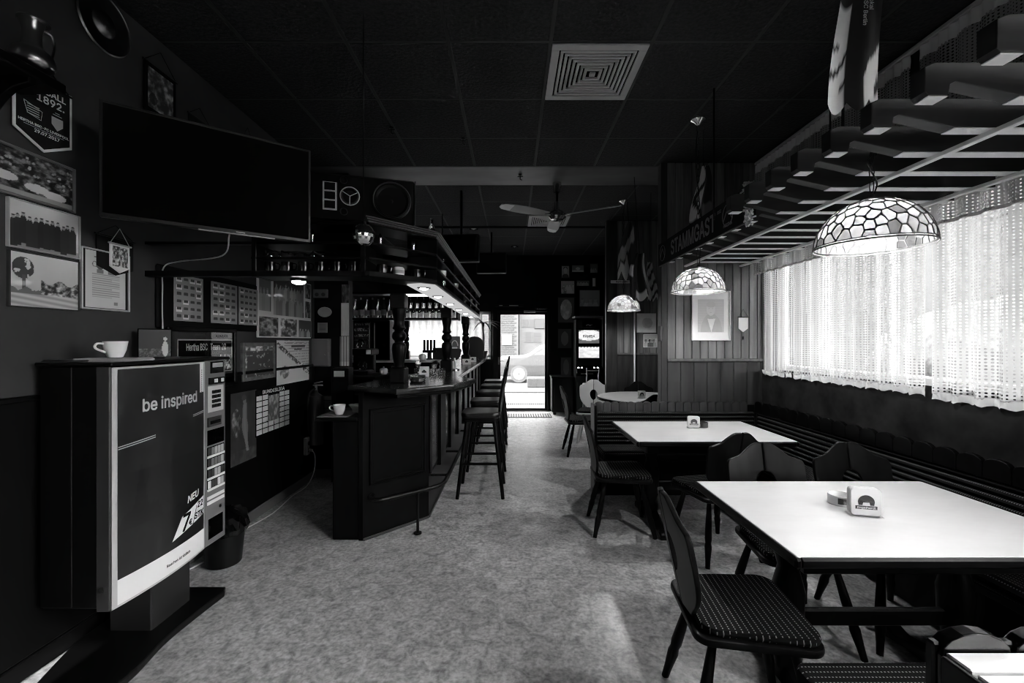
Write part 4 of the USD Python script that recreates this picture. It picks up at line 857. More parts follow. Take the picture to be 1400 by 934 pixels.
# loudspeaker lying on the shelf
sp = thing('loudspeaker', 'large black loudspeaker lying on its side on the overhead shelf', 'speaker', turned((-0.92, 2.66, 2.212), 0.28))
w, h, d = 0.63, 0.285, 0.24
obj('cabinet', MB().span((-w/2, 0, 0), (w/2, d, h), 0.01), 'black_satin', sp); obj('cheek', MB().span((w/2, -0.002, 0.0), (w/2+0.006, d, h), 0.002), 'grey_dark', sp)
def cone(t, nm, x, z, r):
    c = obj(nm, MB().lathe([(r, 0), (r*0.98, 0.012), (r*0.86, 0.014), (r*0.82, 0.004), (r*0.45, -0.02), (r*0.3, -0.022), (r*0.25, -0.006), (0.001, 0.0)], 32, (x, -0.002, z), rotx(PI/2)), 'black_satin', t, smooth=40)
    obj('surround', MB().lathe([(r*1.0, 0.012), (r*0.95, 0.018), (r*0.9, 0.012)], 32, (x, -0.002, z), rotx(PI/2)), 'grey_dark', c, smooth=40); return c
cone(sp, 'woofer', 0.175, 0.145, 0.118)
mc = cone(sp, 'midrange', -0.07, 0.15, 0.052); rg = MB().lathe([(0.054, 0.008), (0.058, 0.014), (0.053, 0.016)], 28, (-0.07, -0.002, 0.15), rotx(PI/2))
for k in range(3): a = k*2*PI/3+0.5; rg.cyl((-0.07, -0.016, 0.15), (-0.07+0.055*math.cos(a), -0.016, 0.15+0.055*math.sin(a)), 0.0025, n=6)
obj('grille', rg, 'grey_light', mc)
cone(sp, 'tweeter', -0.105, 0.245, 0.022); cone(sp, 'tweeter', -0.105, 0.055, 0.022)
hr = obj('horn', MB().span((-0.225, -0.006, 0.06), (-0.145, 0.0, 0.23), 0.002), 'grey_light', sp)
for z in (0.07, 0.125, 0.18): obj('horn_cell', MB().span((-0.215, -0.009, z), (-0.155, -0.005, z+0.045), 0.001), 'black_matte', hr)
db = thing('mirror_ball', 'small mirror ball hanging in front of the corner of the overhead shelf', 'mirror ball', (-0.83, 2.42, 2.01))
obj('tiles', MB().sphere((0, 0, 0.066), 0.062, 13), 'chrome', db); obj('cap', MB().cyl((0, 0, 0.126), (0, 0, 0.14), 0.014), 'black_satin', db); obj('cord', MB().cyl((0, 0, 0.14), (0, 0, ZC-2.01), 0.0025, n=5), 'black_satin', db)
bt = thing('glass_bottle', 'small glass bottle standing on the far end of the loudspeaker side of the shelf', 'bottle', (-0.56, 3.02, 2.212))
obj('body', MB().lathe([(0.03, 0), (0.032, 0.01), (0.028, 0.05), (0.012, 0.08), (0.009, 0.12), (0.013, 0.125), (0.001, 0.126)], 16), 'bottle_glass', bt, smooth=40)
for (x, y, z, ww, hh, lb, nm) in ((-0.62, 5.2, 2.44, 0.44, 0.33, 'black monitor hanging from the ceiling beyond the loudspeaker', 'monitor'), (-0.35, 7.2, 2.62, 0.50, 0.34, 'framed black screen hanging above the far end of the bar', 'monitor')):
    t = thing(nm, lb, 'screen', turned((x, y, z), -0.1))
    obj('case', MB().span((-ww/2, 0, 0), (ww/2, 0.10, hh), 0.008), 'black_satin', t); obj('screen', MB().span((-ww/2+0.02, -0.004, 0.02), (ww/2-0.02, 0.001, hh-0.02), 0.001), 'black_gloss', t)
    obj('arm', MB().cyl((0, 0.06, hh), (0, 0.06, ZC-z), 0.015), 'black_satin', t)

# ---- on the counter
ash = thing('ashtray', 'dark heavy ashtray on the near corner of the bar', 'ashtray', (-0.775, 3.56, HC))
obj('bowl', MB().lathe([(0.055, 0), (0.062, 0.006), (0.064, 0.03), (0.055, 0.032), (0.05, 0.014), (0.001, 0.012)], 28), 'dark_glass', ash, smooth=40); obj('inset', MB().lathe([(0.04, 0.013), (0.036, 0.03), (0.02, 0.036), (0.001, 0.036)], 16), 'black_satin', ash)
def menu_card(label, x, y, z, rz, w=0.085, h=0.10, emb=True):
    t = thing('menu_card', label, 'card', turned((x, y, z), rz))
    for s in (-1, 1): obj('leaf', MB().box((0, s*0.018, h/2), (w, 0.002, h), 0.0, rotx(s*0.36)), 'paper', t)
    if emb: obj('emblem', MB().plate([(-0.018, 0.03), (0.018, 0.03), (0.022, 0.05), (0, 0.07), (-0.022, 0.05)], 0.001, M=np.array([[1, 0, 0, 0], [0, 0, -1, -0.022], [0, 1, 0, 0], [0, 0, 0, 1.0]])), 'grey_dark', t)
    return t
menu_card('white card with dark emblem on the bar behind the ashtray', -0.82, 4.05, HC, 0.1)
menu_card('folded white menu card on the bar by the third post, nearer of two', -0.645, 6.15, HC, 0.15, 0.12, 0.085)
menu_card('folded white menu card on the bar by the arched board, farther of two', -0.635, 6.95, HC, 0.15, 0.12, 0.085)
ts = thing('beer_tap_sign', 'dark shield shaped beer sign on a white stem standing on the bar', 'sign', (-0.66, 5.0, HC))
obj('plinth', MB().lathe([(0.055, 0), (0.055, 0.012), (0.02, 0.02), (0.001, 0.02)], 20), 'chrome', ts, smooth=30); obj('stem', MB().cyl((0, 0, 0.015), (0, 0, 0.14), 0.014), 'porcelain', ts)
obj('shield', MB().plate(catmull([(-0.065, 0.245), (-0.07, 0.19), (-0.05, 0.14), (0, 0.115), (0.05, 0.14), (0.07, 0.19), (0.065, 0.245), (-0.065, 0.245)], 5)[:-1], 0.02, 0.004, M=np.array([[1, 0, 0, 0], [0, 0, -1, 0.01], [0, 1, 0, 0], [0, 0, 0, 1.0]])), 'grey_dark', ts)
sg_ = obj('plate', MB().span((-0.06, -0.01, 0.245), (0.06, 0.01, 0.39), 0.004), 'grey_mid', ts)
obj('arch', MB().tube([(0.035*math.cos(a), -0.012, 0.28+0.06*math.sin(a)) for a in np.linspace(0, PI, 12)], 0.006, 6).span((-0.03, -0.012, 0.25), (0.03, -0.009, 0.265)), 'paper', sg_)
ab = thing('arched_board', 'dark grey arch shaped board standing at the far end of the bar by the plant', 'board', (-0.735, 8.5, HC))
obj('panel', MB().plate(np.vstack([[(-0.19, 0), (0.19, 0)], [(0.19*math.cos(a), 0.27+0.16*math.sin(a)) for a in np.linspace(0, PI, 18)]]), 0.03, 0.006, M=np.array([[1, 0, 0, 0], [0, 0, -1, 0.015], [0, 1, 0, 0], [0, 0, 0, 1.0]])), 'grey_dark', ab)
obj('foot', MB().box((0, 0, 0.006), (0.3, 0.09, 0.012), 0.003), 'black_satin', ab)
def wine(t): obj('bowl', MB().lathe([(0.028, 0), (0.028, 0.003), (0.004, 0.008), (0.004, 0.06), (0.02, 0.075), (0.033, 0.10), (0.03, 0.14), (0.028, 0.14), (0.03, 0.10), (0.001, 0.075)], 16), 'clear_glass', t, smooth=40)
t = thing('stem_glass', 'stemmed glass on the bar directly right of the nearest post', 'glass', (-0.955, 4.4, HC)); wine(t)
glassware('tumbler', '{} drinking glass of the cluster behind the ashtray on the bar', 'glass', 'clear_glass', TUMBLER, [(-0.93+0.075*(k % 4), 4.25+0.09*(k//4)+0.03*(k % 2), HC) for k in range(8)], 'glasses behind the ashtray')
dt = thing('drip_tray', 'dark lettered bar towel holder behind the ashtray', 'tray', (-0.90, 4.02, HC)); obj('tray', MB().span((-0.10, -0.03, 0), (0.10, 0.05, 0.022), 0.005), 'grey_dark', dt)
ltr = MB().text('Berliner', 0.014, (0, 0, 0), 0.001, True); ltr.xf(np.array([[1, 0, 0], [0, 0, -1], [0, 1, 0.0]]), (0, -0.031, 0.005)); obj('lettering', ltr, 'paper', dt)
jr = thing('glass_jar', 'round glass jar with dark lid on the bar left of the middle post', 'jar', (-0.87, 4.95, HC)); obj('body', MB().lathe([(0.045, 0), (0.05, 0.01), (0.05, 0.07), (0.04, 0.085)], 20), 'clear_glass', jr, smooth=40); obj('lid', MB().lathe([(0.042, 0.084), (0.045, 0.09), (0.02, 0.11), (0.001, 0.112)], 20), 'black_satin', jr, smooth=40)

# ---- back bar
bb = thing('back_counter', 'dark back counter with pale edge under the street window behind the bar', 'counter', world=(-1.8, 6.6, 0))
obj('body', MB().span((-2.70, 6.35, 0), (-1.06, 6.85, 1.17)), 'black_wood', bb); obj('worktop', MB().span((-2.74, 6.28, 1.172), (-1.03, 6.88, 1.212), 0.006), 'laminate', bb)
sc2 = thing('side_counter', 'lower black counter behind the left end of the bar', 'counter', world=(-2.2, 5.4, 0))
obj('body', MB().span((-2.70, 5.05, 0), (-1.62, 5.75, 1.04)), 'black_wood', sc2); obj('worktop', MB().span((-2.74, 5.0, 1.042), (-1.58, 5.78, 1.07), 0.006), 'bar_wood', sc2)
bs = thing('bottle_shelf', 'dark bottle shelf hanging across the back of the bar', 'shelf', world=(-1.8, 6.2, 1.79))
obj('bottom_board', MB().span((-2.74, 6.08, 1.785), (-0.76, 6.36, 1.815), 0.004), 'black_wood', bs); obj('top_board', MB().span((-2.74, 6.08, 2.15), (-0.76, 6.36, 2.18), 0.004), 'black_wood', bs)
for x in (-2.73, -1.58, -0.775): obj('upright', MB().span((x-0.012, 6.08, 1.80), (x+0.012, 6.36, 2.16), 0.003), 'black_wood', bs)
obj('light_strip', MB().span((-1.5, 6.12, 2.12), (-0.82, 6.15, 2.145), 0.003), 'lamp_tube', bs, label='glowing strip light')
for x in (-2.5, -1.0): obj('hanger', MB().cyl((x, 6.22, 2.18), (x, 6.22, ZC), 0.008), 'black_satin', bs)
def bottle(mat, s):
    def mk(t):
        obj('glass', MB().lathe([(0.030*s, 0), (0.034*s, 0.008), (0.034*s, 0.16*s), (0.028*s, 0.19*s), (0.012*s, 0.225*s), (0.011*s, 0.27*s), (0.001, 0.27*s)], 14), mat, t, smooth=40)
        obj('paper_label', MB().lathe([(0.0346*s, 0.04*s), (0.0346*s, 0.12*s)], 14), 'paper_grey', t); obj('cap', MB().lathe([(0.013*s, 0.265*s), (0.013*s, 0.295*s), (0.001, 0.296*s)], 10), 'grey_metal', t)
    return mk
BX = [-2.66+0.082*k for k in range(13)]
glassware('bottle', '{} dark spirits bottle from the left on the hanging shelf behind the bar', 'bottle', '', bottle('dark_glass', 1.0), [(x, 6.22, 1.815) for x in BX[::2]], 'dark bottles on the bottle shelf')
glassware('bottle', '{} clear spirits bottle from the left on the hanging shelf behind the bar', 'bottle', '', bottle('bottle_glass', 0.93), [(x, 6.24, 1.815) for x in BX[1::2]], 'clear bottles on the bottle shelf')
glassware('beer_glass', '{} beer glass from the left on the right half of the hanging bottle shelf', 'glass', 'clear_glass', [(0.03, 0), (0.034, 0.006), (0.04, 0.12), (0.037, 0.12), (0.031, 0.01), (0.001, 0.01)], [(-1.50+0.092*k, 6.2, 1.815) for k in range(8)], 'beer glasses on the bottle shelf')
glassware('hanging_glass', '{} upside down stemmed glass from the left hanging in the bottle shelf', 'glass', 'clear_glass', [(0.03, 0.2), (0.004, 0.195), (0.004, 0.12), (0.03, 0.09), (0.028, 0.02), (0.026, 0.02), (0.001, 0.1)], [(-1.46+0.092*k, 6.24, 1.944) for k in range(7)], 'hanging glasses of the bottle shelf')
cm = thing('coffee_machine', 'black coffee machine with glass jug on the low counter behind the bar', 'coffee machine', (-1.86, 5.45, 1.07))
obj('housing', MB().span((-0.16, -0.16, 0), (0.10, 0.16, 0.05), 0.01).span((-0.16, 0.06, 0), (0.10, 0.16, 0.27), 0.01).span((-0.16, -0.16, 0.24), (0.14, 0.16, 0.32), 0.015), 'black_satin', cm)
obj('jug', MB().lathe([(0.05, 0), (0.055, 0.02), (0.05, 0.09), (0.03, 0.12), (0.001, 0.12)], 18, (0.0, -0.06, 0.05)), 'clear_glass', cm, smooth=40); obj('panel', MB().span((0.08, -0.164, 0.255), (0.135, -0.158, 0.31)), 'paper', cm)
kt = thing('jug', 'glass jug with dark handle on top of the coffee machine', 'jug', (-1.90, 5.45, 1.39)); obj('body', MB().lathe([(0.05, 0), (0.06, 0.03), (0.045, 0.09), (0.03, 0.12), (0.028, 0.12), (0.001, 0.11)], 18), 'clear_glass', kt, smooth=40); obj('handle', MB().tube(catmull([(0.03, 0, 0.11), (0.085, 0, 0.10), (0.07, 0, 0.03)], 5), 0.008, 6), 'black_satin', kt)
for x, w, lb, mat in ((-1.33, 0.055, 'small white sugar pot among the things on the back counter', 'porcelain'), (-1.58, 0.05, 'white cup stack at the left on the low back counter', 'porcelain')):
    t = thing('sugar_pot', lb, 'pot', (x if x > -1.5 else -1.60, 6.42 if x > -1.5 else 5.4, 1.212 if x > -1.5 else 1.07)); obj('body', MB().lathe([(w*0.7, 0), (w, 0.02), (w, 0.06), (w*0.8, 0.075), (0.001, 0.085)], 18), mat, t, smooth=40); obj('knob', MB().sphere((0, 0, 0.09), 0.01, 8), mat, t)
kn = thing('tap_tower', 'black tap tower with four upright handles in front of the street window', 'tap', (-1.24, 6.5, 1.212))
obj('column', MB().lathe([(0.05, 0), (0.05, 0.01), (0.03, 0.02), (0.03, 0.10), (0.001, 0.10)], 16), 'black_satin', kn, smooth=40); obj('crossbar', MB().span((-0.10, -0.025, 0.10), (0.10, 0.025, 0.14), 0.008), 'black_satin', kn)
for k in range(4): obj('handle', MB().box((-0.075+0.05*k, 0, 0.215), (0.03, 0.02, 0.15), 0.004), 'black_gloss', kn)
bx = thing('till', 'black till block beside the tap tower in front of the street window', 'till', (-1.11, 6.62, 1.212)); obj('housing', MB().plate([(-0.1, 0), (0.1, 0), (0.1, 0.1), (0.02, 0.17), (-0.1, 0.17)], 0.2, 0.005, M=np.array([[0, 0, 1, -0.08], [1, 0, 0, 0], [0, 1, 0, 0], [0, 0, 0, 1.0]])), 'black_satin', bx); obj('keys', MB().span((-0.06, -0.1, 0.168), (0.06, -0.02, 0.174)), 'grey_dark', bx)
# plant by the window
pt = thing('potted_palm', 'slender palm like plant at the right end of the street window', 'plant', (-0.585, 8.74, 1.15))
obj('pot', MB().lathe([(0.07, 0), (0.09, 0.12), (0.10, 0.14), (0.085, 0.14), (0.08, 0.10), (0.001, 0.10)], 18), 'grey_dark', pt, smooth=40); obj('trunk', MB().tube(catmull([(0, 0, 0.1), (0.01, 0, 0.4), (-0.01, 0, 0.72)], 5), [0.025]*5+[0.022]*6, 8), 'trunk', pt, smooth=40)
rs = np.random.default_rng(3)
for k in range(16):
    a = k*2.4; up = 0.25+0.5*rs.random(); L = 0.28+0.14*rs.random(); d = np.array([math.cos(a), math.sin(a)*0.6]); P = []
    for q in np.linspace(0, 1, 7):
        c = np.array([d[0]*L*q, d[1]*L*q, 0.70+L*(up*q-0.75*q*q*(1-up)*1.3)]); wd = 0.022*math.sin(PI*min(1, 0.12+q*0.88)); sdir = np.array([-d[1], d[0], 0]); sdir = sdir/np.linalg.norm(sdir); P.append([c-sdir*wd, c+np.array([0, 0, -0.005]), c+sdir*wd])
    obj('leaf', MB().grid(np.array(P)), 'leaf', pt, smooth=True)
# ================================================================== LEFT WALL
def ell(U, V, cx, cy, rx, ry): return ((U-cx)/rx)**2 + ((V-cy)/ry)**2 < 1
def crowd(seed, rows, a=1.5, bg=lambda U, V: 0.35+0*U, body=(0.01, 0.12), head=0.4, y0=0.05, step=0.2, hr=0.035, n=9):
    """Rows of standing people as flat print."""
    rs = np.random.default_rng(seed); ppl = []
    for r in range(rows-1, -1, -1):
        for k in range(n):
            cx = (k+0.5+0.5*(r % 2))/(n+0.5)+rs.normal(0, 0.01); ppl.append((cx, y0+step*r+0.32+rs.normal(0, 0.015), rs.uniform(*body), head*rs.uniform(0.7, 1.1)))
    def fn(U, V):
        v = np.array(bg(U, V), float)+0.0
        for cx, hy, b, h in ppl:
            w = 0.62/n; v[(np.abs(U-cx) < w*(0.55+0.45*np.clip((hy-hr*a-V)*12, 0, 1))) & (V < hy-hr*a*0.8) & (V > hy-0.62)] = b; v[ell(U, V, cx, hy, hr, hr*a)] = h; v[ell(U, V, cx, hy+hr*a*0.75, hr*0.85, hr*a*0.38)] = b*0.6
        return v
    return fn
def blobs(seed, lo, hi, s=6.0, gam=2.0):
    def fn(U, V):
        q = np.stack([U*s, V*s, np.zeros_like(U)], -1); return lo+(hi-lo)*np.clip((meshkit.fbm(q, 4, seed)-0.3)*2.2, 0, 1)**gam
    return fn
TONE = 1.35
def printed(name, t, w, h, fn, z, mat='print_matte', nx=60, at=(0, 0), label=None):
    """A flat print w x h centred at 'at' on the thing's face, on a thin sheet."""
    ny = max(4, int(nx*h/w)); U, V = np.meshgrid((np.arange(nx+1))/nx, (np.arange(ny+1))/ny)
    P = np.stack([at[0]+(U-0.5)*w, at[1]+(V-0.5)*h, np.full(U.shape, z)], -1); tone = np.clip(fn(U, V)*TONE, 0.003, 0.9)
    return obj(name, MB().grid(P), mat, t, smooth=True, tone=tone.ravel(), label=label)
def framed(name, label, cat, at, w, h, fn, fw=0.012, fd=0.018, fmat='black_satin', mat='print_glazed', mount=None, nx=60, group=None, pw=None, ph=None):
    t = thing(name, label, cat, at, group); f = MB()
    f.span((-w/2, -h/2, 0), (-w/2+fw, h/2, fd), 0.003).span((w/2-fw, -h/2, 0), (w/2, h/2, fd), 0.003).span((-w/2+fw, -h/2, 0), (w/2-fw, -h/2+fw, fd), 0.003).span((-w/2+fw, h/2-fw, 0), (w/2-fw, h/2, fd), 0.003)
    obj('frame', f, fmat, t)
    obj('backing', MB().span((-w/2+fw, -h/2+fw, 0), (w/2-fw, h/2-fw, fd*0.45)), mount or 'black_matte', t)
    printed('print', t, pw or w-2*fw, ph or h-2*fw, fn, fd*0.5, mat, nx); return t
def sheet(name, label, cat, at, w, h, fn, mat='print_matte', nx=60, back='paper', group=None):
    t = thing(name, label, cat, at, group); obj('sheet', MB().span((-w/2, -h/2, 0), (w/2, h/2, 0.002)), back, t); printed('print', t, w, h, fn, 0.0025, mat, nx); return t

# shelf with jug, plate
s1 = thing('wall_shelf', 'black wooden wall shelf at the upper left edge carrying the jug', 'shelf', world=(-2.05, 1.5, 2.55))
obj('board', MB().span((XL, 1.05, 2.55), (-1.93, 1.88, 2.592), 0.006), 'black_wood', s1)
for y in (1.25, 1.76): obj('bracket', MB().plate(np.vstack([[(0, 0), (0.2, 0)], catmull([(0.2, -0.02), (0.12, -0.05), (0.05, -0.13), (0.03, -0.2), (0.0, -0.22)], 5)]), 0.03, 0.004, M=np.array([[1, 0, 0, XL], [0, 0, -1, y+0.015], [0, 1, 0, 2.549], [0, 0, 0, 1.0]])), 'black_wood', s1)
jg = thing('jug', 'dark bulbous metal jug with narrow neck standing on the black wall shelf', 'jug', (-1.995, 1.80, 2.592), rz=PI/2-0.3)
obj('body', MB().lathe(catmull([(0.032, 0), (0.036, 0.008), (0.064, 0.03), (0.071, 0.055), (0.062, 0.085), (0.038, 0.108), (0.031, 0.125), (0.03, 0.17), (0.037, 0.205), (0.04, 0.22)], 4), 28), 'pewter', jg, smooth=50)
obj('lip', MB().lathe([(0.037, 0.213), (0.047, 0.22), (0.045, 0.227), (0.034, 0.222)], 24, (0.005, 0, 0), k=(1.1, 1)), 'pewter', jg, smooth=50)
obj('handle', MB().tube(catmull([(0.037, 0, 0.205), (0.062, 0, 0.197), (0.07, 0, 0.155), (0.064, 0, 0.11), (0.048, 0, 0.088)], 6), 0.006, 8), 'pewter', jg, smooth=50)
mg = thing('mug', 'white mug at the very left edge on the black wall shelf', 'mug', (-2.03, 1.63, 2.592)); obj('body', MB().lathe([(0.04, 0), (0.042, 0.006), (0.045, 0.15), (0.04, 0.15), (0.036, 0.012), (0.001, 0.012)], 24), 'porcelain', mg, smooth=40)
obj('handle', MB().tube(catmull([(-0.04, 0, 0.12), (-0.075, 0, 0.11), (-0.07, 0, 0.05), (-0.04, 0, 0.035)], 5), 0.007, 6), 'porcelain', mg)
pl = thing('wall_plate', 'round dark copper plate hanging high on the left wall', 'plate', LW(2.268, 3.145))
obj('dish', MB().lathe([(0.145, 0.012), (0.152, 0.02), (0.145, 0.026), (0.138, 0.02), (0.07, 0.014), (0.062, 0.017), (0.045, 0.032), (0.02, 0.038), (0.001, 0.039)], 48), 'copper_dark', pl, smooth=40)
pv = thing('vase', 'dark vase tip hanging above the jug at the top left corner', 'vase', (-2.09, 1.795, 2.97)); obj('body', MB().lathe(catmull([(0.001, 0), (0.01, 0.02), (0.02, 0.06), (0.05, 0.2), (0.06, 0.28), (0.05, 0.33), (0.001, 0.33)], 4), 16), 'copper_dark', pv, smooth=50)

# pennants
def pennant(name, label, at, w, h, mat, shape, fringe=None, peak=0.10, txt=(), fn=None, stringmat='black_matte', bar='black_satin'):
    t = thing(name, label, 'pennant', at); ring = np.array(shape)*np.array([w/2, h])
    if fringe: obj('fringe', MB().plate(np.asarray(sg.Polygon(ring).buffer(0.012, join_style=2).exterior.coords)[:-1], 0.004), fringe, t)
    obj('cloth', MB().plate(ring, 0.006), mat, t)
    if fn is not None: printed('print', t, w*0.8, h*0.72, fn, 0.007, 'print_matte', 40, (0, -h*0.42))
    obj('rod', MB().cyl((-w/2-0.01, 0.003, 0.006), (w/2+0.01, 0.003, 0.006), 0.005, n=8), bar, t)
    obj('string', MB().tube([(-w/2, 0.004, 0.006), (0, peak, 0.004), (w/2, 0.004, 0.006)], 0.002, 5), stringmat, t)
    for k, (s, hh, x, y, b) in enumerate(txt): obj('lettering', MB().text(s, hh, (x, y, 0.0062), 0.0008, b), 'paper', t)
    return t
SHIELD = [(-1, 0), (1, 0), (1, -0.80), (0, -1), (-1, -0.80)]
lp = pennant('pennant', 'dark pennant with white fringe and date under the black wall shelf', LW(1.975, 2.655, 0.012), 0.225, 0.30, 'cloth_dark', SHIELD, 'fringe', 0.09,
    (('FUSSBALL', 0.027, 0.0, -0.045, True), ('1892.', 0.032, 0.025, -0.088, True), ('HERTHA BSC-FC LIVERPOOL', 0.011, 0.0, -0.21, True), ('29.07.2017', 0.014, 0.01, -0.237, True)))
em = MB(); em.tube([(-0.085, -0.115, 0.0065), (-0.01, -0.135, 0.0065), (-0.015, -0.175, 0.0065), (-0.07, -0.165, 0.0065), (-0.085, -0.115, 0.0065)], 0.0015, 4)
for q in np.linspace(-0.165, -0.125, 5): em.box((-0.047, q, 0.0065), (0.05, 0.003, 0.001))
em.plate([(0.03, -0.13), (0.08, -0.13), (0.08, -0.165), (0.055, -0.19), (0.03, -0.165)], 0.001, M=np.array([[1, 0, 0, 0], [0, 1, 0, 0], [0, 0, 1, 0.0062], [0, 0, 0, 1.0]]))
for q in (-0.118, -0.108): em.box((0.055, q, 0.0065), (0.04-(q+0.118)*2, 0.003, 0.001))
em.box((0, -0.217, 0.0065), (0.17, 0.0015, 0.001)); obj('emblem', em, 'grey_light', lp)
pennant('pennant', 'grey printed pennant with dark border just above the television', LW(2.632, 3.12, 0.01), 0.235, 0.33, 'black_matte', [(-1, 0), (1, 0), (1, -0.9), (0.6, -1), (-0.6, -1), (-1, -0.9)], None, 0.115, fn=lambda U, V: blobs(4, 0.02, 0.5, 7)(U, V)*(1-0.9*ell(U, V, 0.2, 0.25, 0.16, 0.14)))
pennant('pennant', 'pennant mostly hidden behind the television, only its string showing', LW(2.96, 2.99, 0.01), 0.20, 0.22, 'cloth_dark', SHIELD, None, 0.085)
pennant('pennant', 'pennant with pale wire hanger at the right end of the television top', LW(3.50, 3.05, 0.01), 0.20, 0.22, 'cloth_dark', SHIELD, None, 0.16, bar='grey_light')
pennant('pennant', 'small black pennant behind the pale one above the framed document', LW(2.335, 2.035, 0.008), 0.215, 0.20, 'cloth_dark', SHIELD, None, 0.07)
pennant('pennant', 'small pale pennant peeping over the framed document', LW(2.345, 2.00, 0.022), 0.115, 0.15, 'cloth_white', SHIELD, None, 0.09, fn=blobs(8, 0.02, 0.7, 9), stringmat='grey_light', bar='grey_light')

# photographs
def terrace(U, V):
    v = blobs(2, 0.005, 0.25, 14, 2.2)(U, V); rs = np.random.default_rng(5)
    for k in range(34): v[ell(U, V, rs.random(), 0.42+0.5*rs.random(), 0.02, 0.03)] = rs.uniform(0.15, 0.45)
    for cx, cy in ((0.08, 0.36), (0.50, 0.26), (0.74, 0.2)): v[ell(U, V, cx, cy, 0.17, 0.10)] = 0.55
    v[V < 0.12] = 0.3; return v
framed('framed_photo', 'top photograph of the left wall column, pale frame, people at white round tables', 'picture', LW(1.952, 2.213), 0.33, 0.215, terrace, 0.011, 0.022, 'grey_mid', nx=90)
framed('framed_photo', 'middle photograph of the left wall column, people in dark suits before a pale sky', 'picture', LW(1.988, 1.991), 0.305, 0.212, crowd(3, 1, 1.5, lambda U, V: np.where(V < 0.12, 0.25, 0.42+0.1*V), (0.008, 0.03), 0.34, 0.36, 0.2, 0.027, 12), 0.004, 0.02, 'grey_light', nx=100)
def shore(U, V):
    v = 0.30+0.25*V+0*U; v = np.where(V < 0.24, 0.33+0.1*np.sin(V*60+U*9), v); v[ell(U, V, 0.18, 0.72, 0.15, 0.2) & (blobs(6, 0, 1, 12, 1)(U, V) > 0.25)] = 0.04
    b = (V > 0.24) & (V < 0.5+0.05*np.sin(U*20)) & (U > 0.42); v[b] = blobs(7, 0.01, 0.5, 22, 1.5)(U, V)[b]; tr = (np.abs(U-0.19) < 0.02) & (V > 0.24) & (V < 0.6); v[tr] = 0.06; lo_ = (V > 0.24) & (V < 0.24+0.10*blobs(13, 0, 1, 9, 1)(U, V)+0.05) & (U <= 0.42); v[lo_] = 0.1; return v
framed('framed_photo', 'bottom photograph of the left wall column, pale landscape with a tree and a dark crowd', 'picture', LW(1.99, 1.752), 0.30, 0.243, shore, 0.004, 0.018, 'grey_dark', nx=100)
def document(U, V):
    v = np.full(U.shape, 0.50); rows = (np.sin(V*170) > 0.1) & (V > 0.18) & (V < 0.62) & (U > 0.16) & (U < 0.84-0.2*(np.sin(V*40) > 0.7)); v[rows] = 0.27
    for cx in (0.35, 0.63): v[ell(U, V, cx, 0.77, 0.10, 0.09)] = 0.06; v[ell(U, V, cx+0.01, 0.79, 0.03, 0.03)] = 0.35; v[(np.abs(U-cx) < 0.08) & (V > 0.62) & (V < 0.68)] = 0.15; v[ell(U, V, cx-0.13*np.sign(0.5-cx), 0.77, 0.06, 0.05) & ~ell(U, V, cx-0.13*np.sign(0.5-cx), 0.77, 0.045, 0.038)] = 0.1
    v[(np.abs(V-0.90) < 0.008) & (U > 0.2) & (U < 0.8)] = 0.1; v[(np.abs(V-0.09) < 0.03) & (np.abs(U-0.74) < 0.05)] = 0.2; return v
framed('framed_document', 'framed white document with two small beer tankards hanging above the cigarette machine', 'picture', LW(2.283, 1.80, 0.002), 0.272, 0.312, document, 0.008, 0.018, 'grey_light', mount='black_satin', nx=80, pw=0.225, ph=0.29)

# pin board
pb = thing('pin_board', 'long dark board carrying the three cards of little pins', 'board', LW(3.11, 1.755, 0.001)); obj('board', MB().span((-0.51, -0.195, 0), (0.51, 0.195, 0.022), 0.01), 'black_matte', pb)
def pins(seed):
    rs = np.random.default_rng(seed); on = rs.random((6, 4)) < 0.45
    def fn(U, V):
        c, r = np.clip((U*4.4-0.2).astype(int), 0, 3), np.clip((V*6.2-0.1).astype(int), 0, 5); u, q = (U*4.4-0.2)-c, (V*6.2-0.1)-r
        v = np.full(U.shape, 0.22); v[(np.abs(u-0.5) < 0.42) & (np.abs(q-0.42) < 0.3) & on[r, c]] = 0.6; v[(np.abs(u-0.5) < 0.34-0.25*np.clip(q-0.55, 0, 1)) & (np.abs(q-0.58) < 0.2)] = 0.03; return v
    return fn
for y, w, lb in ((2.848, 0.255, 'pale card with four columns of pins, left of the three on the dark board'), (3.20, 0.29, 'pale card with four columns of pins, middle of the three on the dark board'), (3.49, 0.25, 'pale card with four columns of pins, right of the three on the dark board')):
    sheet('pin_card', lb, 'card', LW(y, 1.76, 0.025), w, 0.295, pins(int(y*100)), 'print_glazed', 88, 'grey_light')
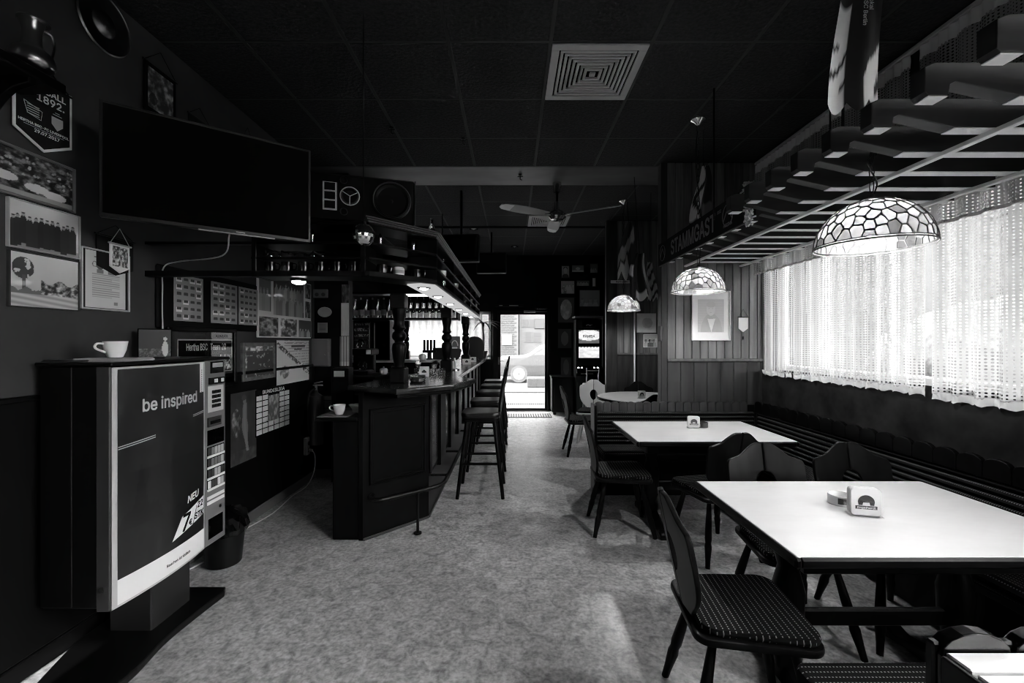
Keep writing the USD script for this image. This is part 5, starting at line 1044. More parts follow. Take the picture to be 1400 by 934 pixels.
# collage of team photos
cg = thing('photo_collage', 'white board of team photographs under the bright puck lamp', 'photo board', LW(4.09, 1.80, 0.004)); obj('board', MB().span((-0.46, -0.285, 0), (0.51, 0.285, 0.012), 0.003), 'paper', cg)
team = crowd(9, 2, 1.6, lambda U, V: 0.03+0*U, (0.12, 0.4), 0.35, 0.12, 0.3, 0.022, 10)
for (x, y, w, h, fn) in ((0.06, 0.10, 0.56, 0.36, team), (-0.35, 0.11, 0.18, 0.33, crowd(4, 1, 1, lambda U, V: 0.08+0*U, (0.02, 0.3), 0.3, 0.2, n=3, hr=0.08)), (0.435, 0.20, 0.12, 0.15, blobs(9, 0.01, 0.3, 5)), (0.435, 0.01, 0.12, 0.17, blobs(10, 0.01, 0.4, 5)), (-0.29, -0.19, 0.30, 0.17, blobs(11, 0.01, 0.4, 6)), (0.05, -0.19, 0.30, 0.17, blobs(12, 0.02, 0.7, 6)), (0.37, -0.19, 0.26, 0.17, crowd(6, 1, 1, lambda U, V: 0.05+0*U, (0.1, 0.4), 0.4, 0.1, n=4, hr=0.06))):
    printed('photo', cg, w, h, fn, 0.014, 'print_glazed', 50, (x, y))
# framed team jersey poster
jr_ = thing('framed_poster', 'large dark framed glazed poster lettered with a team name behind the cigarette machine', 'picture', LW(3.005, 1.36, 0.002)); w, h = 0.67, 0.43
f = MB(); fw = 0.03
f.span((-w/2, -h/2, 0), (-w/2+fw, h/2, 0.03), 0.006).span((w/2-fw, -h/2, 0), (w/2, h/2, 0.03), 0.006).span((-w/2, -h/2, 0), (w/2, -h/2+fw, 0.03), 0.006).span((-w/2, h/2-fw, 0), (w/2, h/2, 0.03), 0.006)
obj('frame', f, 'black_wood', jr_); obj('mount', MB().span((-w/2+fw, -h/2+fw, 0), (w/2-fw, h/2-fw, 0.010)), 'grey_dark', jr_)
obj('inner_border', MB().span((-0.24, -0.10, 0.010), (0.30, 0.135, 0.012)), 'grey_light', jr_); obj('field', MB().span((-0.232, -0.095, 0.012), (0.29, 0.127, 0.0135)), 'black_matte', jr_)
obj('lettering', MB().text('Hertha BSC', 0.045, (-0.17, 0.06, 0.0135), 0.001, True, 'l', width=0.2).text('Team 20', 0.045, (0.055, 0.06, 0.0135), 0.001, True, 'l', width=0.17), 'grey_light', jr_)
printed('print', jr_, 0.12, 0.11, blobs(21, 0.02, 0.8, 7), 0.0145, 'print_matte', 30, (0.22, -0.03)); obj('glazing', MB().span((-w/2+fw, -h/2+fw, 0.022), (w/2-fw, h/2-fw, 0.025)), 'pane', jr_)
framed('framed_photo', 'glazed dark photograph in a pale wooden frame right of the large team poster', 'picture', LW(3.66, 1.315), 0.47, 0.31, lambda U, V: np.where((U < 0.1) | (V > 0.85), blobs(22, 0.05, 0.8, 12)(U, V), 0.04+0.3*(blobs(23, 0, 1, 16, 4)(U, V) > 0.5)), 0.03, 0.025, 'plank_a', nx=60)
def poster(U, V):
    v = np.full(U.shape, 0.48); d = np.abs(V-(0.93-0.75*U)); t = blobs(24, 0, 1, 26, 1)(U, V); v[(d < 0.06) & (t > 0.35)] = 0.04; up = (V-(0.93-0.75*U) > 0.08); v[up & (np.sin(V*95) > 0.55) & (t > 0.2) & (U > 0.2)] = 0.2
    v[(V > 0.84) & (V < 0.89) & (U > 0.42) & (U < 0.86)] = 0.03; v[(V > 0.77) & (V < 0.81) & (U > 0.5) & (U < 0.75)] = 0.05; v[ell(U, V, 0.22, 0.27, 0.14, 0.14)] = blobs(25, 0.1, 0.5, 14)(U, V)[ell(U, V, 0.22, 0.27, 0.14, 0.14)]; v[(np.abs(V-0.33-0.25*(U-0.4)) < 0.012) & (U > 0.35) & (U < 0.8)] = 0.75; return v
sheet('poster', 'pale poster with a dark diagonal row of letters beside the back wall', 'poster', LW(4.24, 1.285, 0.013), 0.62, 0.41, poster, 'print_glazed', 90)
# wall calendar
wc = thing('wall_calendar', 'dark wall calendar of white date boxes headed BUNDESLIGA', 'calendar', LW(3.88, 0.875, 0.014)); obj('sheet', MB().span((-0.28, -0.195, 0), (0.28, 0.195, 0.003)), 'black_matte', wc)
bxs = MB()
for c in range(6):
    for r in range(7):
        if c in (2, 3) and 1 < r: continue
        bxs.span((-0.265+c*0.09, -0.185+r*0.048, 0.003), (-0.265+c*0.09+0.078, -0.185+r*0.048+0.04, 0.0042))
obj('date_boxes', bxs, 'paper', wc, kind='stuff'); printed('picture', wc, 0.17, 0.24, blobs(31, 0.08, 0.4, 7), 0.0035, 'print_matte', 30, (0.0, 0.01)); obj('lettering', MB().text('BUNDESLIGA', 0.03, (0.0, 0.155, 0.003), 0.0012, True, width=0.36), 'paper', wc)
def figure(U, V):
    v = 0.02+0.02*blobs(41, 0, 1, 4, 1)(U, V); c = 0.62-0.10*np.sin((V-0.2)*3.5); v = np.where((np.abs(U-c) < 0.05+0.07*np.exp(-((V-0.5)/0.14)**2)+0.03*np.exp(-((V-0.75)/0.1)**2)) & (V > 0.14) & (V < 0.84), 0.17*(1-2.2*np.abs(U-c)), v)
    v[ell(U, V, 0.52, 0.87, 0.06, 0.05)] = 0.14; v[ell(U, V, 0.5, 0.915, 0.09, 0.04)] = 0.05; e = ell(U, V, 0.2, 0.58, 0.16, 0.2); v[e] = blobs(42, 0.03, 0.3, 14)(U, V)[e]; v[(V < 0.18)] += 0.04*blobs(43, 0, 1, 8)(U, V)[V < 0.18]; return v
sheet('poster', 'dark tall poster of a standing figure right of the cigarette machine', 'poster', LW(3.45, 0.80, 0.013), 0.33, 0.56, figure, 'print_glazed', 60, 'black_matte')

# television
tv0, tv1 = np.array([-1.85, 1.94]), np.array([-1.15, 2.47]); du = (tv1-tv0)/np.linalg.norm(tv1-tv0); WT = np.linalg.norm(tv1-tv0); HT = 0.525
tv = thing('television', 'large black flat television on a swing arm high on the left wall', 'television', frame((*((tv0+tv1)/2), 2.305), (du[0], du[1], 0), (0, 0, 1)))
obj('case', MB().span((-WT/2, -HT/2, -0.035), (WT/2, HT/2, 0.0), 0.006).span((-0.25, -0.18, -0.07), (0.25, 0.18, -0.035), 0.01), 'black_satin', tv)
f = MB()
f.span((-WT/2, HT/2-0.012, 0), (WT/2, HT/2, 0.006), 0.002).span((-WT/2, -HT/2, 0), (WT/2, -HT/2+0.018, 0.006), 0.002).span((-WT/2, -HT/2, 0), (-WT/2+0.012, HT/2, 0.006), 0.002).span((WT/2-0.012, -HT/2, 0), (WT/2, HT/2, 0.006), 0.002)
obj('bezel', f, 'bezel', tv); obj('screen', MB().span((-WT/2+0.012, -HT/2+0.018, 0), (WT/2-0.012, HT/2-0.012, 0.003)), 'black_gloss', tv)
obj('trim', MB().span((-0.08, -HT/2-0.006, -0.01), (0.26, -HT/2, 0.006), 0.002).span((0.08, -HT/2+0.004, 0.006), (0.12, -HT/2+0.009, 0.007)), 'grey_metal', tv)
nv = np.array([-du[1], du[0]]); mid = (tv0+tv1)/2
def loc(p): p = np.asarray(p, float); q = p[:2]-mid; return (q @ du, p[2]-2.305, -(q @ np.array([-du[1], du[0]])))
obj('wall_arm', MB().tube([loc((-2.12, 2.62, 2.30)), loc((-1.75, 2.50, 2.30)), (0, 0, -0.06)], 0.02, 8).box(loc((-2.12, 2.62, 2.30)), (0.04, 0.12, 0.04), 0.0), 'black_satin', tv)
cb = thing('cable', 'thin pale cable hanging from the television down the wall to the cigarette machine', 'cable', world=(-2.1, 2.7, 1.8))
obj('wire', MB().tube(catmull([(-1.50, 2.30, 2.05), (-1.62, 2.42, 1.96), (-2.0, 2.60, 1.96), (-2.115, 2.63, 1.93), (-2.115, 2.62, 1.80), (-2.115, 2.62, 1.6), (-2.09, 2.60, 1.42)], 8), 0.004, 6), 'grey_light', cb)

# cigarette machine
cm_ = thing('cigarette_machine', 'tall cigarette vending machine with dark glossy front reading be inspired', 'vending machine', world=(-1.95, 2.3, 0))
MX0, MX1, MY0, MY1, MZ0, MZ1 = -2.10, -1.80, 1.93, 2.70, 0.275, 1.375
obj('cabinet', MB().span((MX0, MY0, MZ0+0.01), (MX1, MY1, MZ1-0.005), 0.006).span((MX0, MY0-0.004, MZ0+0.02), (-1.96, MY0+0.01, MZ1-0.01), 0.002), 'black_satin', cm_)
obj('top_tray', MB().span((MX0-0.01, MY0-0.02, MZ1-0.004), (MX1+0.035, MY1+0.01, MZ1+0.012), 0.004), 'black_satin', cm_)
obj('side_trim', MB().span((MX1-0.05, MY0-0.006, MZ0), (MX1+0.012, MY0+0.012, MZ1-0.006), 0.004), 'grey_dark', cm_); lk = MB().cyl((MX1-0.02, MY0-0.012, 0.375), (MX1-0.02, MY0-0.004, 0.375), 0.012, n=14)
obj('lock', lk, 'chrome', cm_)
SP = 2.52  # split between picture door and column
def bow(y): return MX1+0.05*(1-((y-(MY0+SP)/2)/((SP-MY0)/2))**2)*0.55+0.012
def bowed(y0, y1, z0, z1, dx, n=16):
    y = np.linspace(y0, y1, n); P = np.array([[(bow(q)+dx, q, z) for q in y] for z in np.linspace(z0, z1, 2)]); return MB().grid(P)
dd = MB(); yy = np.linspace(MY0+0.004, SP-0.004, 18)
dd.plate(np.vstack([[(MX1, MY0+0.004)], [(bow(q), q) for q in yy], [(MX1, SP-0.004)]])[::-1], MZ1-MZ0-0.012, 0.003, M=np.array([[1, 0, 0, 0], [0, 1, 0, 0], [0, 0, 1, MZ0], [0, 0, 0, 1.0]]))
dr = obj('picture_door', dd, 'grey_light', cm_)
# the printed picture under gloss: dim city skyline
def skyline(U, V):
    v = np.full(U.shape, 0.005); s = 0.24+0.05*np.sin(U*7)+0.28*np.exp(-((U-0.2)/0.05)**2)+0.05*np.floor(3*np.sin(U*23))/3; v[V > s] = 0.012; v += 0.014*blobs(51, 0, 1, 3, 1.2)(U, V)*(V > 0.5); v[(V < 0.22)] = 0.005+0.008*blobs(52, 0, 1, 5)(U, V)[V < 0.22]
    return v
y = np.linspace(MY0+0.026, SP-0.014, 61); z = np.linspace(MZ0+0.125, MZ1-0.022, 81); Yg, Zg = np.meshgrid(y, z); UU, VV = (Yg-y[0])/(y[-1]-y[0]), (Zg-z[0])/(z[-1]-z[0])
pm('gloss_print_base', 0.03, 0.05)
M['print_lacquer'] = usdkit.material(stage, '/World/Looks/print_lacquer', {'a': ('attribute', {'attribute': 'tone'}), 'p': ('principled_bsdf', {'roughness': 0.35, 'coat_weight': 1.0, 'coat_roughness': 0.03})}, [('a.color', 'p.base_color')], surface='p.BSDF')
obj('picture', MB().grid(np.stack([bow(Yg)+0.0015, Yg, Zg], -1)), 'print_lacquer', dr, smooth=True, tone=np.clip(skyline(UU, VV), 0.004, 0.9).ravel())
for a_, b_, z_ in ((1.958, 2.14, 0.988), (1.958, 2.14, 0.998), (2.40, 2.503, 1.062), (2.40, 2.503, 1.070)):
    q = np.linspace(a_, b_, 10); obj('stripe', MB().grid(np.array([[(bow(k)+0.0022, k, z_+(k-a_)*0.1+e_) for k in q] for e_ in (0, 0.004)])), 'grey_light', dr)
obj('footer_panel', bowed(MY0+0.026, SP-0.014, MZ0+0.012, MZ0+0.125, 0.0012), 'white_gloss', dr, smooth=True, label='white bottom strip')
def on_door(mb, y, z, tilt=0.0):
    """lettering drawn in xy (x along the wall) bent onto the bowed door"""
    if tilt: mb.xf(rotz(tilt))
    for i, q in enumerate(mb.v):
        Y = y+q[:, 0]; mb.v[i] = np.column_stack([bow(Y)+0.0018+q[:, 2], Y, z+q[:, 1]])
    return mb
obj('lettering', on_door(MB().text('be inspired', 0.058, (0, 0, 0), 0.001, True, 'l', width=0.37), 2.065, 1.145), 'grey_light', dr, label='pale lettering be inspired')
obj('lettering', on_door(MB().text('Rauchen ist tödlich', 0.014, (0, 0, 0), 0.001, False), 2.29, 0.325), 'black_matte', dr)
s_, t_ = np.meshgrid(np.linspace(0, 1, 14), np.linspace(0, 1, 5)); px_ = (-0.155+0.26*s_)*(1-t_)+(-0.085+0.19*s_)*t_; py_ = (-0.075+0.05*s_)*(1-t_)+(0.028+0.05*s_)*t_
pr = obj('price_flash', on_door(MB().grid(np.stack([px_, py_, np.full(s_.shape, 0.0012)], -1)), 2.395, 0.515), 'white_gloss', dr)
obj('lettering', on_door(MB().text('7', 0.085, (-0.065, -0.052, 0.0025), 0.001, True, 'c', 0.15).text('€', 0.03, (-0.02, -0.04, 0.0025), 0.001, True), 2.395, 0.515), 'black_matte', pr)
obj('lettering', on_door(MB().text('22', 0.032, (0.065, 0.03, 0.0025), 0.001, True, 'c', 0.1).text('STK', 0.032, (0.055, -0.025, 0.0025), 0.001, True, 'c', 0.1).box((0.018, 0.0, 0.0032), (0.003, 0.10, 0.0008), 0, rotz(-0.35)), 2.395, 0.515), 'black_matte', pr)
obj('lettering', on_door(MB().text('NEU', 0.035, (0, 0, 0), 0.001, True, 'c', 0.25), 2.40, 0.605, 0.12), 'white_gloss', dr)
obj('warning_label', bowed(SP-0.055, SP-0.018, 1.19, 1.36, 0.002, 4), 'paper', dr); wt = MB()
for k in range(11): wt.box((0, -0.07+k*0.012, 0), (0.006, 0.008, 0.0006))
obj('label_print', on_door(wt, SP-0.036, 1.265), 'grey_dark', dr)
# service column
cx = MX1+0.012
col = obj('service_column', MB().span((MX1, SP, MZ0+0.0), (cx, MY1, MZ1-0.006), 0.004), 'grey_mid', cm_)
def face(y0, z0, y1, z1, d=0.004): return MB().span((cx-0.002, y0, z0), (cx+d, y1, z1), 0.0015)
obj('display_window', face(SP+0.045, 1.29, MY1-0.02, 1.36), 'black_gloss', col); obj('display', face(SP+0.06, 1.325, MY1-0.03, 1.352, 0.006), 'grey_light', col)
obj('coin_unit', face(SP+0.03, 1.225, MY1-0.025, 1.265, 0.014), 'black_satin', col); obj('coin_slot', face(SP+0.06, 1.235, SP+0.09, 1.257, 0.017), 'paper', col); obj('coin_slot', face(SP+0.12, 1.235, SP+0.145, 1.257, 0.017), 'paper', col)
obj('keypad_panel', face(SP+0.025, 1.06, MY1-0.02, 1.215, 0.003), 'grey_light', col)
for r in range(4):
    for c in range(3): obj('key', face(SP+0.055+c*0.027, 1.085+r*0.028, SP+0.075+c*0.027, 1.105+r*0.028, 0.009), 'black_satin', col)
obj('card_reader', face(SP+0.02, 0.975, SP+0.13, 1.03, 0.012), 'grey_dark', col); obj('card_slot', face(SP+0.03, 0.99, SP+0.12, 1.01, 0.0135), 'black_matte', col)
obj('info_window', face(SP+0.02, 0.865, MY1-0.012, 0.955, 0.003), 'black_gloss', col)
for r in range(4):
    rs = np.random.default_rng(60+r)
    rk = obj('product_row', face(SP+0.018, 0.60+r*0.065, MY1-0.012, 0.66+r*0.065, 0.003), 'black_matte', col)
    for c in range(5): obj('product_card', face(SP+0.022+c*0.028, 0.612+r*0.065, SP+0.045+c*0.028, 0.655+r*0.065, 0.006), ('paper', 'grey_dark', 'grey_mid', 'paper_grey')[int(rs.integers(0, 4))], rk)
    obj('price_strip', face(SP+0.018, 0.596+r*0.065, MY1-0.012, 0.61+r*0.065, 0.0065), 'paper', rk)
obj('notice_strip', face(SP+0.018, 0.545, MY1-0.012, 0.565, 0.004), 'paper', col); obj('notice_strip', face(SP+0.018, 0.515, MY1-0.012, 0.535, 0.004), 'paper', col)
obj('delivery_flap', face(SP+0.028, 0.31, MY1-0.025, 0.43, 0.003), 'black_gloss', col); obj('service_lock', MB().cyl((cx, MY1-0.05, 0.475), (cx+0.006, MY1-0.05, 0.475), 0.008), 'black_satin', col)
obj('pedestal', MB().span((-2.0, 2.15, 0.02), (-1.79, 2.41, MZ0+0.01), 0.006), 'pedestal_grey', cm_)
arc = catmull([(-2.09, 2.07), (-2.02, 1.87), (-1.95, 1.70), (-1.84, 1.60), (-1.70, 1.66), (-1.655, 1.87), (-1.685, 2.1), (-1.68, 2.28), (-1.66, 2.50)], 5).tolist() + [(-1.68, 2.54), (-2.10, 2.54)]
obj('base_plate', MB().plate(arc, 0.04, 0.008, M=np.array([[1, 0, 0, 0], [0, 1, 0, 0], [0, 0, 1, 0.004], [0, 0, 0, 1.0]])), 'black_satin', cm_)
# things on the machine
cp = thing('coffee_cup', 'white coffee cup standing on top of the cigarette machine', 'cup', (-1.86, 2.03, MZ1+0.030), rz=1.2); cup(cp, 1.12)
for (x, y, z, a, w_, h_, lb, nm) in ((-1.89, 2.06, MZ1+0.0125, 0.2, 0.24, 0.17, 'folded pale newspaper under the coffee cup', 'newspaper'), (-2.02, 2.02, MZ1+0.0125, -0.1, 0.20, 0.15, 'dark folded paper at the left on the cigarette machine', 'newspaper'), (-1.90, 2.33, MZ1+0.0125, 0.1, 0.14, 0.12, 'dark leaflet lying right of the coffee cup', 'leaflet')):
    t = thing(nm, lb, 'paper', (x, y, z), rz=a); k_ = 5 if 'pale' in lb else 3
    for k in range(k_): obj('page', MB().box((0.002*(k % 2), 0.003*(k % 3), 0.0015+k*0.003), (w_-0.004*k, h_, 0.0025), 0.0, rotz(0.03*(k % 2))), 'paper_grey' if 'pale' in lb else 'grey_dark', t)
cd = thing('display_card', 'dark display card with a small figure standing at the back of the cigarette machine', 'card', turned((-2.02, 2.45, MZ1+0.012), 0.75)); obj('panel', MB().span((-0.075, -0.004, 0), (0.075, 0.0, 0.165), 0.001), 'black_gloss', cd)
printed('print', cd, 0.14, 0.155, lambda U, V: np.where(ell(U, V, 0.82, 0.3, 0.1, 0.28) | ell(U, V, 0.82, 0.66, 0.06, 0.07), 0.4, 0.01+0.1*(blobs(71, 0, 1, 20, 2)(U, V)*(V < 0.3))), 0.0, 'print_glazed', 40)
UsdGeom.Mesh(stage.GetPrimAtPath(str(cd.GetPath())+'/print')).AddTransformOp().Set(Gf.Matrix4d(1, 0, 0, 0, 0, 0, 1, 0, 0, -1, 0, 0, 0, -0.0045, 0.0825, 1))
# waste bin
bn = thing('waste_bin', 'black waste bin lined with a crumpled dark bag behind the cigarette machine', 'bin', (-1.93, 2.90, 0))
obj('bin', MB().lathe([(0.10, 0), (0.105, 0.006), (0.128, 0.27), (0.122, 0.27), (0.10, 0.01), (0.001, 0.01)], 28), 'black_satin', bn, smooth=40)
a = np.linspace(0, 2*PI, 41); P = np.zeros((9, 41, 3)); rs = np.random.default_rng(8); wob = rs.normal(0, 0.006, (9, 41)); wob[:, -1] = wob[:, 0]
for i, (r, z) in enumerate(((0.118, 0.22), (0.14, 0.21), (0.145, 0.24), (0.138, 0.29), (0.128, 0.32), (0.10, 0.345), (0.07, 0.36), (0.03, 0.33), (0.002, 0.31))): P[i] = np.column_stack([(r+wob[i])*np.cos(a), (r+wob[i])*np.sin(a), z+wob[i]*0.9])
obj('bin_bag', MB().grid(P[:, ::-1]), 'black_gloss', bn)
# sockets, cables
sk = thing('wall_socket', 'pale socket box low on the left wall with the plugged cable', 'socket', LW(4.47, 0.40, 0.012)); obj('box', MB().span((-0.035, -0.09, 0), (0.035, 0.09, 0.04), 0.006), 'grey_light', sk); obj('outlet', MB().cyl((0, 0.03, 0.04), (0, 0.03, 0.043), 0.022).cyl((0, -0.04, 0.04), (0, -0.04, 0.043), 0.022), 'grey_dark', sk)
cb = thing('cable', 'white cable running from the low wall socket along the skirting to the cigarette machine', 'cable', world=(-2.0, 3.6, 0))
obj('plug', MB().cyl((-2.095, 4.47, 0.36), (-2.06, 4.47, 0.355), 0.016), 'grey_light', cb)
obj('wire', MB().tube(catmull([(-2.06, 4.47, 0.355), (-2.03, 4.46, 0.30), (-2.02, 4.42, 0.16), (-2.06, 4.35, 0.03), (-2.09, 4.1, 0.008), (-2.05, 3.7, 0.008), (-2.10, 3.3, 0.008), (-2.04, 3.0, 0.008), (-2.09, 2.76, 0.01)], 8), 0.005, 6), 'white_paint', cb)
fe = thing('fire_extinguisher', 'dark fire extinguisher standing in the corner of the left wall', 'fire extinguisher', (-2.06, 4.55, 0.42))
obj('cylinder', MB().lathe(catmull([(0.001, 0), (0.065, 0.0), (0.072, 0.02), (0.072, 0.44), (0.06, 0.49), (0.025, 0.52), (0.02, 0.55)], 5), 24), 'grey_dark', fe, smooth=50); obj('valve', MB().cyl((0, 0, 0.54), (0, 0, 0.60), 0.015).box((0.02, 0, 0.60), (0.10, 0.02, 0.015), 0.003).box((0.025, 0, 0.63), (0.09, 0.018, 0.012), 0.003, roty(-0.2)), 'grey_metal', fe)
obj('hose', MB().tube(catmull([(0.0, -0.02, 0.57), (-0.03, -0.10, 0.5), (-0.04, -0.095, 0.2), (-0.03, -0.09, 0.1)], 6), 0.01, 8), 'rubber', fe); obj('label', MB().lathe([(0.0726, 0.15), (0.0726, 0.32)], 24), 'paper_grey', fe); obj('wall_bracket', MB().box((-0.04, 0.06, 0.2), (0.12, 0.03, 0.05), 0.003), 'black_satin', fe)
# items on the wall beside the bar passage
t = thing('switch_box', 'small pale twin switch box high on the dark back wall', 'switch', BW(-2.075, 2.00)); obj('box', MB().span((-0.08, -0.045, 0), (0.08, 0.045, 0.03), 0.006), 'grey_mid', t)
for x in (-0.035, 0.035): obj('dial', MB().lathe([(0.022, 0.03), (0.02, 0.036), (0.001, 0.036)], 14, (x, -0.012, 0)), 'grey_dark', t)
t = thing('oval_plaque', 'oval lettered plaque on the dark back wall', 'plaque', BW(-2.035, 1.80)); obj('plaque', MB().lathe([(1, 0), (1, 0.08), (0.9, 0.12), (0.001, 0.12)], 28, k=(0.075, 0.055)), 'paper_grey', t)
UsdGeom.Mesh(stage.GetPrimAtPath(str(t.GetPath())+'/plaque')).AddScaleOp().Set((1, 1, 0.12)); 
sheet('note', 'square grey note on the dark back wall below the oval plaque', 'paper', BW(-2.06, 1.63), 0.11, 0.11, lambda U, V: np.where((np.sin(V*40) > 0.6) & (np.abs(U-0.5) < 0.3), 0.1, 0.25), nx=24)
t = thing('fuse_box', 'grey fuse box with small knob on the dark back wall', 'fuse box', BW(-2.07, 1.36)); obj('case', MB().span((-0.105, -0.15, 0), (0.105, 0.15, 0.06), 0.006), 'grey_mid', t); obj('door', MB().span((-0.095, -0.14, 0.06), (0.095, 0.14, 0.068), 0.003), 'grey_mid', t); obj('knob', MB().sphere((0.07, -0.02, 0.075), 0.01, 8), 'chrome', t)
framed('framed_notice', 'grey framed notice beside the fire extinguisher on the dark back wall', 'picture', BW(-1.975, 0.77), 0.21, 0.26, lambda U, V: np.where(((np.sin(V*18) > 0.93) | ell(U, V, 0.5, 0.7, 0.05, 0.04) | ell(U, V, 0.5, 0.35, 0.05, 0.04)), 0.05, 0.16), 0.012, 0.02, 'black_satin', nx=36)
sheet('notice', 'bright paper notice on the wall end by the bar passage, upper of two', 'paper', BW(-1.815, 1.72), 0.085, 0.36, lambda U, V: 0.45+0.3*V+0.1*blobs(81, 0, 1, 5)(U, V), nx=20)
sheet('notice', 'striped paper notice on the wall end by the bar passage, lower of two', 'paper', BW(-1.82, 1.375), 0.10, 0.32, lambda U, V: np.where(np.sin(U*20) > 0.4, 0.12, 0.42)*np.where(V < 0.14, 1.4, 1.0), nx=30)
sheet('picture_card', 'dim photograph on the wall end above the bright paper notice', 'picture', BW(-1.81, 2.00), 0.085, 0.20, blobs(83, 0.03, 0.2, 4), nx=20)
pc = thing('passage_cabinet', 'low dark cabinet with pale label at the passage behind the bar', 'cabinet', world=(-1.82, 4.62, 0)); obj('body', MB().span((-1.90, 4.55, 0), (-1.72, 4.70, 1.20), 0.006), 'black_wood', pc); obj('label', MB().span((-1.87, 4.546, 1.11), (-1.76, 4.55, 1.17)), 'paper', pc)
bs2 = sheet('chalk_board', 'dark board with chalk writing on the back wall behind the bar', 'board', frame((-2.10, 6.05, 1.52), (1, 0, 0), (0, 0, 1)), 0.20, 0.44, lambda U, V: np.where((np.sin(V*34) > 0.1) & (blobs(85, 0, 1, 22, 1)(U, V) > 0.45) & (V > 0.45), 0.3, 0.012), nx=50, back='black_matte')
t = thing('tall_fridge', 'tall black glass fronted cabinet behind the bar under the bottle shelf', 'cabinet', world=(-1.85, 6.2, 1.21)); obj('body', MB().span((-2.24, 6.10, 1.215), (-1.72, 6.36, 1.775), 0.005), 'black_satin', t)
for x0 in (-2.22, -1.96): obj('door', MB().span((x0, 6.085, 1.23), (x0+0.23, 6.10, 1.76), 0.004), 'black_gloss', t); 
for x in (-2.0, -1.93): obj('handle', MB().cyl((x, 6.075, 1.25), (x, 6.075, 1.74), 0.006), 'grey_metal', t)
TONE = 1.6
# ================================================================== PARTITION PICTURES, STREET WALL, CEILING FITTINGS, TABLE THINGS
def portrait(U, V):
    v = 0.34+0.05*np.sin(V*160); v[ell(U, V, 0.52, -0.05, 0.42, 0.62)] = 0.27; v[(np.abs(U-0.52) < 0.16*(V/0.42)) & (V < 0.42)] = 0.6; v[ell(U, V, 0.5, 0.70, 0.17, 0.20)] = 0.42; v[ell(U, V, 0.5, 0.84, 0.18, 0.09)] = 0.30; v[ell(U, V, 0.5, 0.43, 0.10, 0.03)] = 0.25
    v[ell(U, V, 0.44, 0.72, 0.03, 0.015) | ell(U, V, 0.57, 0.72, 0.03, 0.015)] = 0.3; v[ell(U, V, 0.5, 0.60, 0.05, 0.012)] = 0.32; return v
framed('framed_portrait', 'large white mounted portrait of a man in bow tie on the wood partition', 'picture', PW(2.025, 1.742), 0.395, 0.505, portrait, 0.012, 0.022, 'white_paint', 'print_matte', 'cloth_white', 70, None, 0.265, 0.335)
pennant('pennant', 'small white pennant with tassel on the wood partition beside the curtain', PW(2.355, 1.725, 0.006), 0.095, 0.15, 'cloth_white', [(-1, 0), (1, 0), (1, -0.75), (0, -1), (-1, -0.75)], None, 0.085)
t = thing('tassel', 'tiny dark tassel under the small white pennant', 'tassel', PW(2.355, 1.535, 0.008)); obj('cord', MB().tube([(0, 0.04, 0), (0, 0, 0)], 0.002, 5), 'black_matte', t); obj('tuft', MB().lathe([(0.003, 0.0), (0.008, -0.01), (0.007, -0.035), (0.001, -0.036)], 8, R=rotx(-PI/2)), 'black_matte', t)
framed('framed_photo', 'pale framed picture on the far panelled wall above the group photo', 'picture', P2(2.03, 1.76), 0.29, 0.29, lambda U, V: 0.5+0.12*blobs(91, 0, 1, 4, 1)(U, V)-0.15*ell(U, V, 0.55, 0.5, 0.3, 0.3), 0.012, 0.02, 'white_paint', 'print_matte', nx=30)
framed('framed_photo', 'small framed group photo on the far panelled wall under the pale picture', 'picture', P2(2.09, 1.49), 0.21, 0.20, crowd(12, 2, 1, lambda U, V: 0.3+0*U, (0.02, 0.4), 0.5, 0.1, 0.25, 0.05, 6), 0.008, 0.016, 'white_paint', 'print_matte', nx=40)
t = thing('notice_box', 'small grey tilted box on the corner of the wood partition', 'box', turned((1.50, 4.37, 1.56), 0.9)); obj('case', MB().box((0, 0, 0), (0.055, 0.03, 0.15), 0.004), 'grey_dark', t)
t = thing('pole', 'thin white upright pole behind the round table', 'pole', (1.82, 6.43, 0)); obj('pole', MB().cyl((0, 0, 0), (0, 0, 2.05), 0.012), 'white_paint', t); obj('foot', MB().lathe([(0.08, 0), (0.08, 0.012), (0.02, 0.03), (0.001, 0.03)], 20), 'white_paint', t)
t = thing('coat_hook', 'white bar with lettering hanging above the farthest lamp', 'sign', (1.66, 6.538, 2.36)); obj('bar', MB().span((-0.17, -0.01, 0), (0.17, 0.01, 0.045), 0.004), 'paper', t); l_ = MB().text('Hertha BSC', 0.026, (0, 0, 0), 0.001, True); l_.xf(np.array([[1, 0, 0], [0, 0, -1], [0, 1, 0.0]]), (0, -0.0105, 0.009)); obj('lettering', l_, 'black_matte', t)

TONE = 5.0
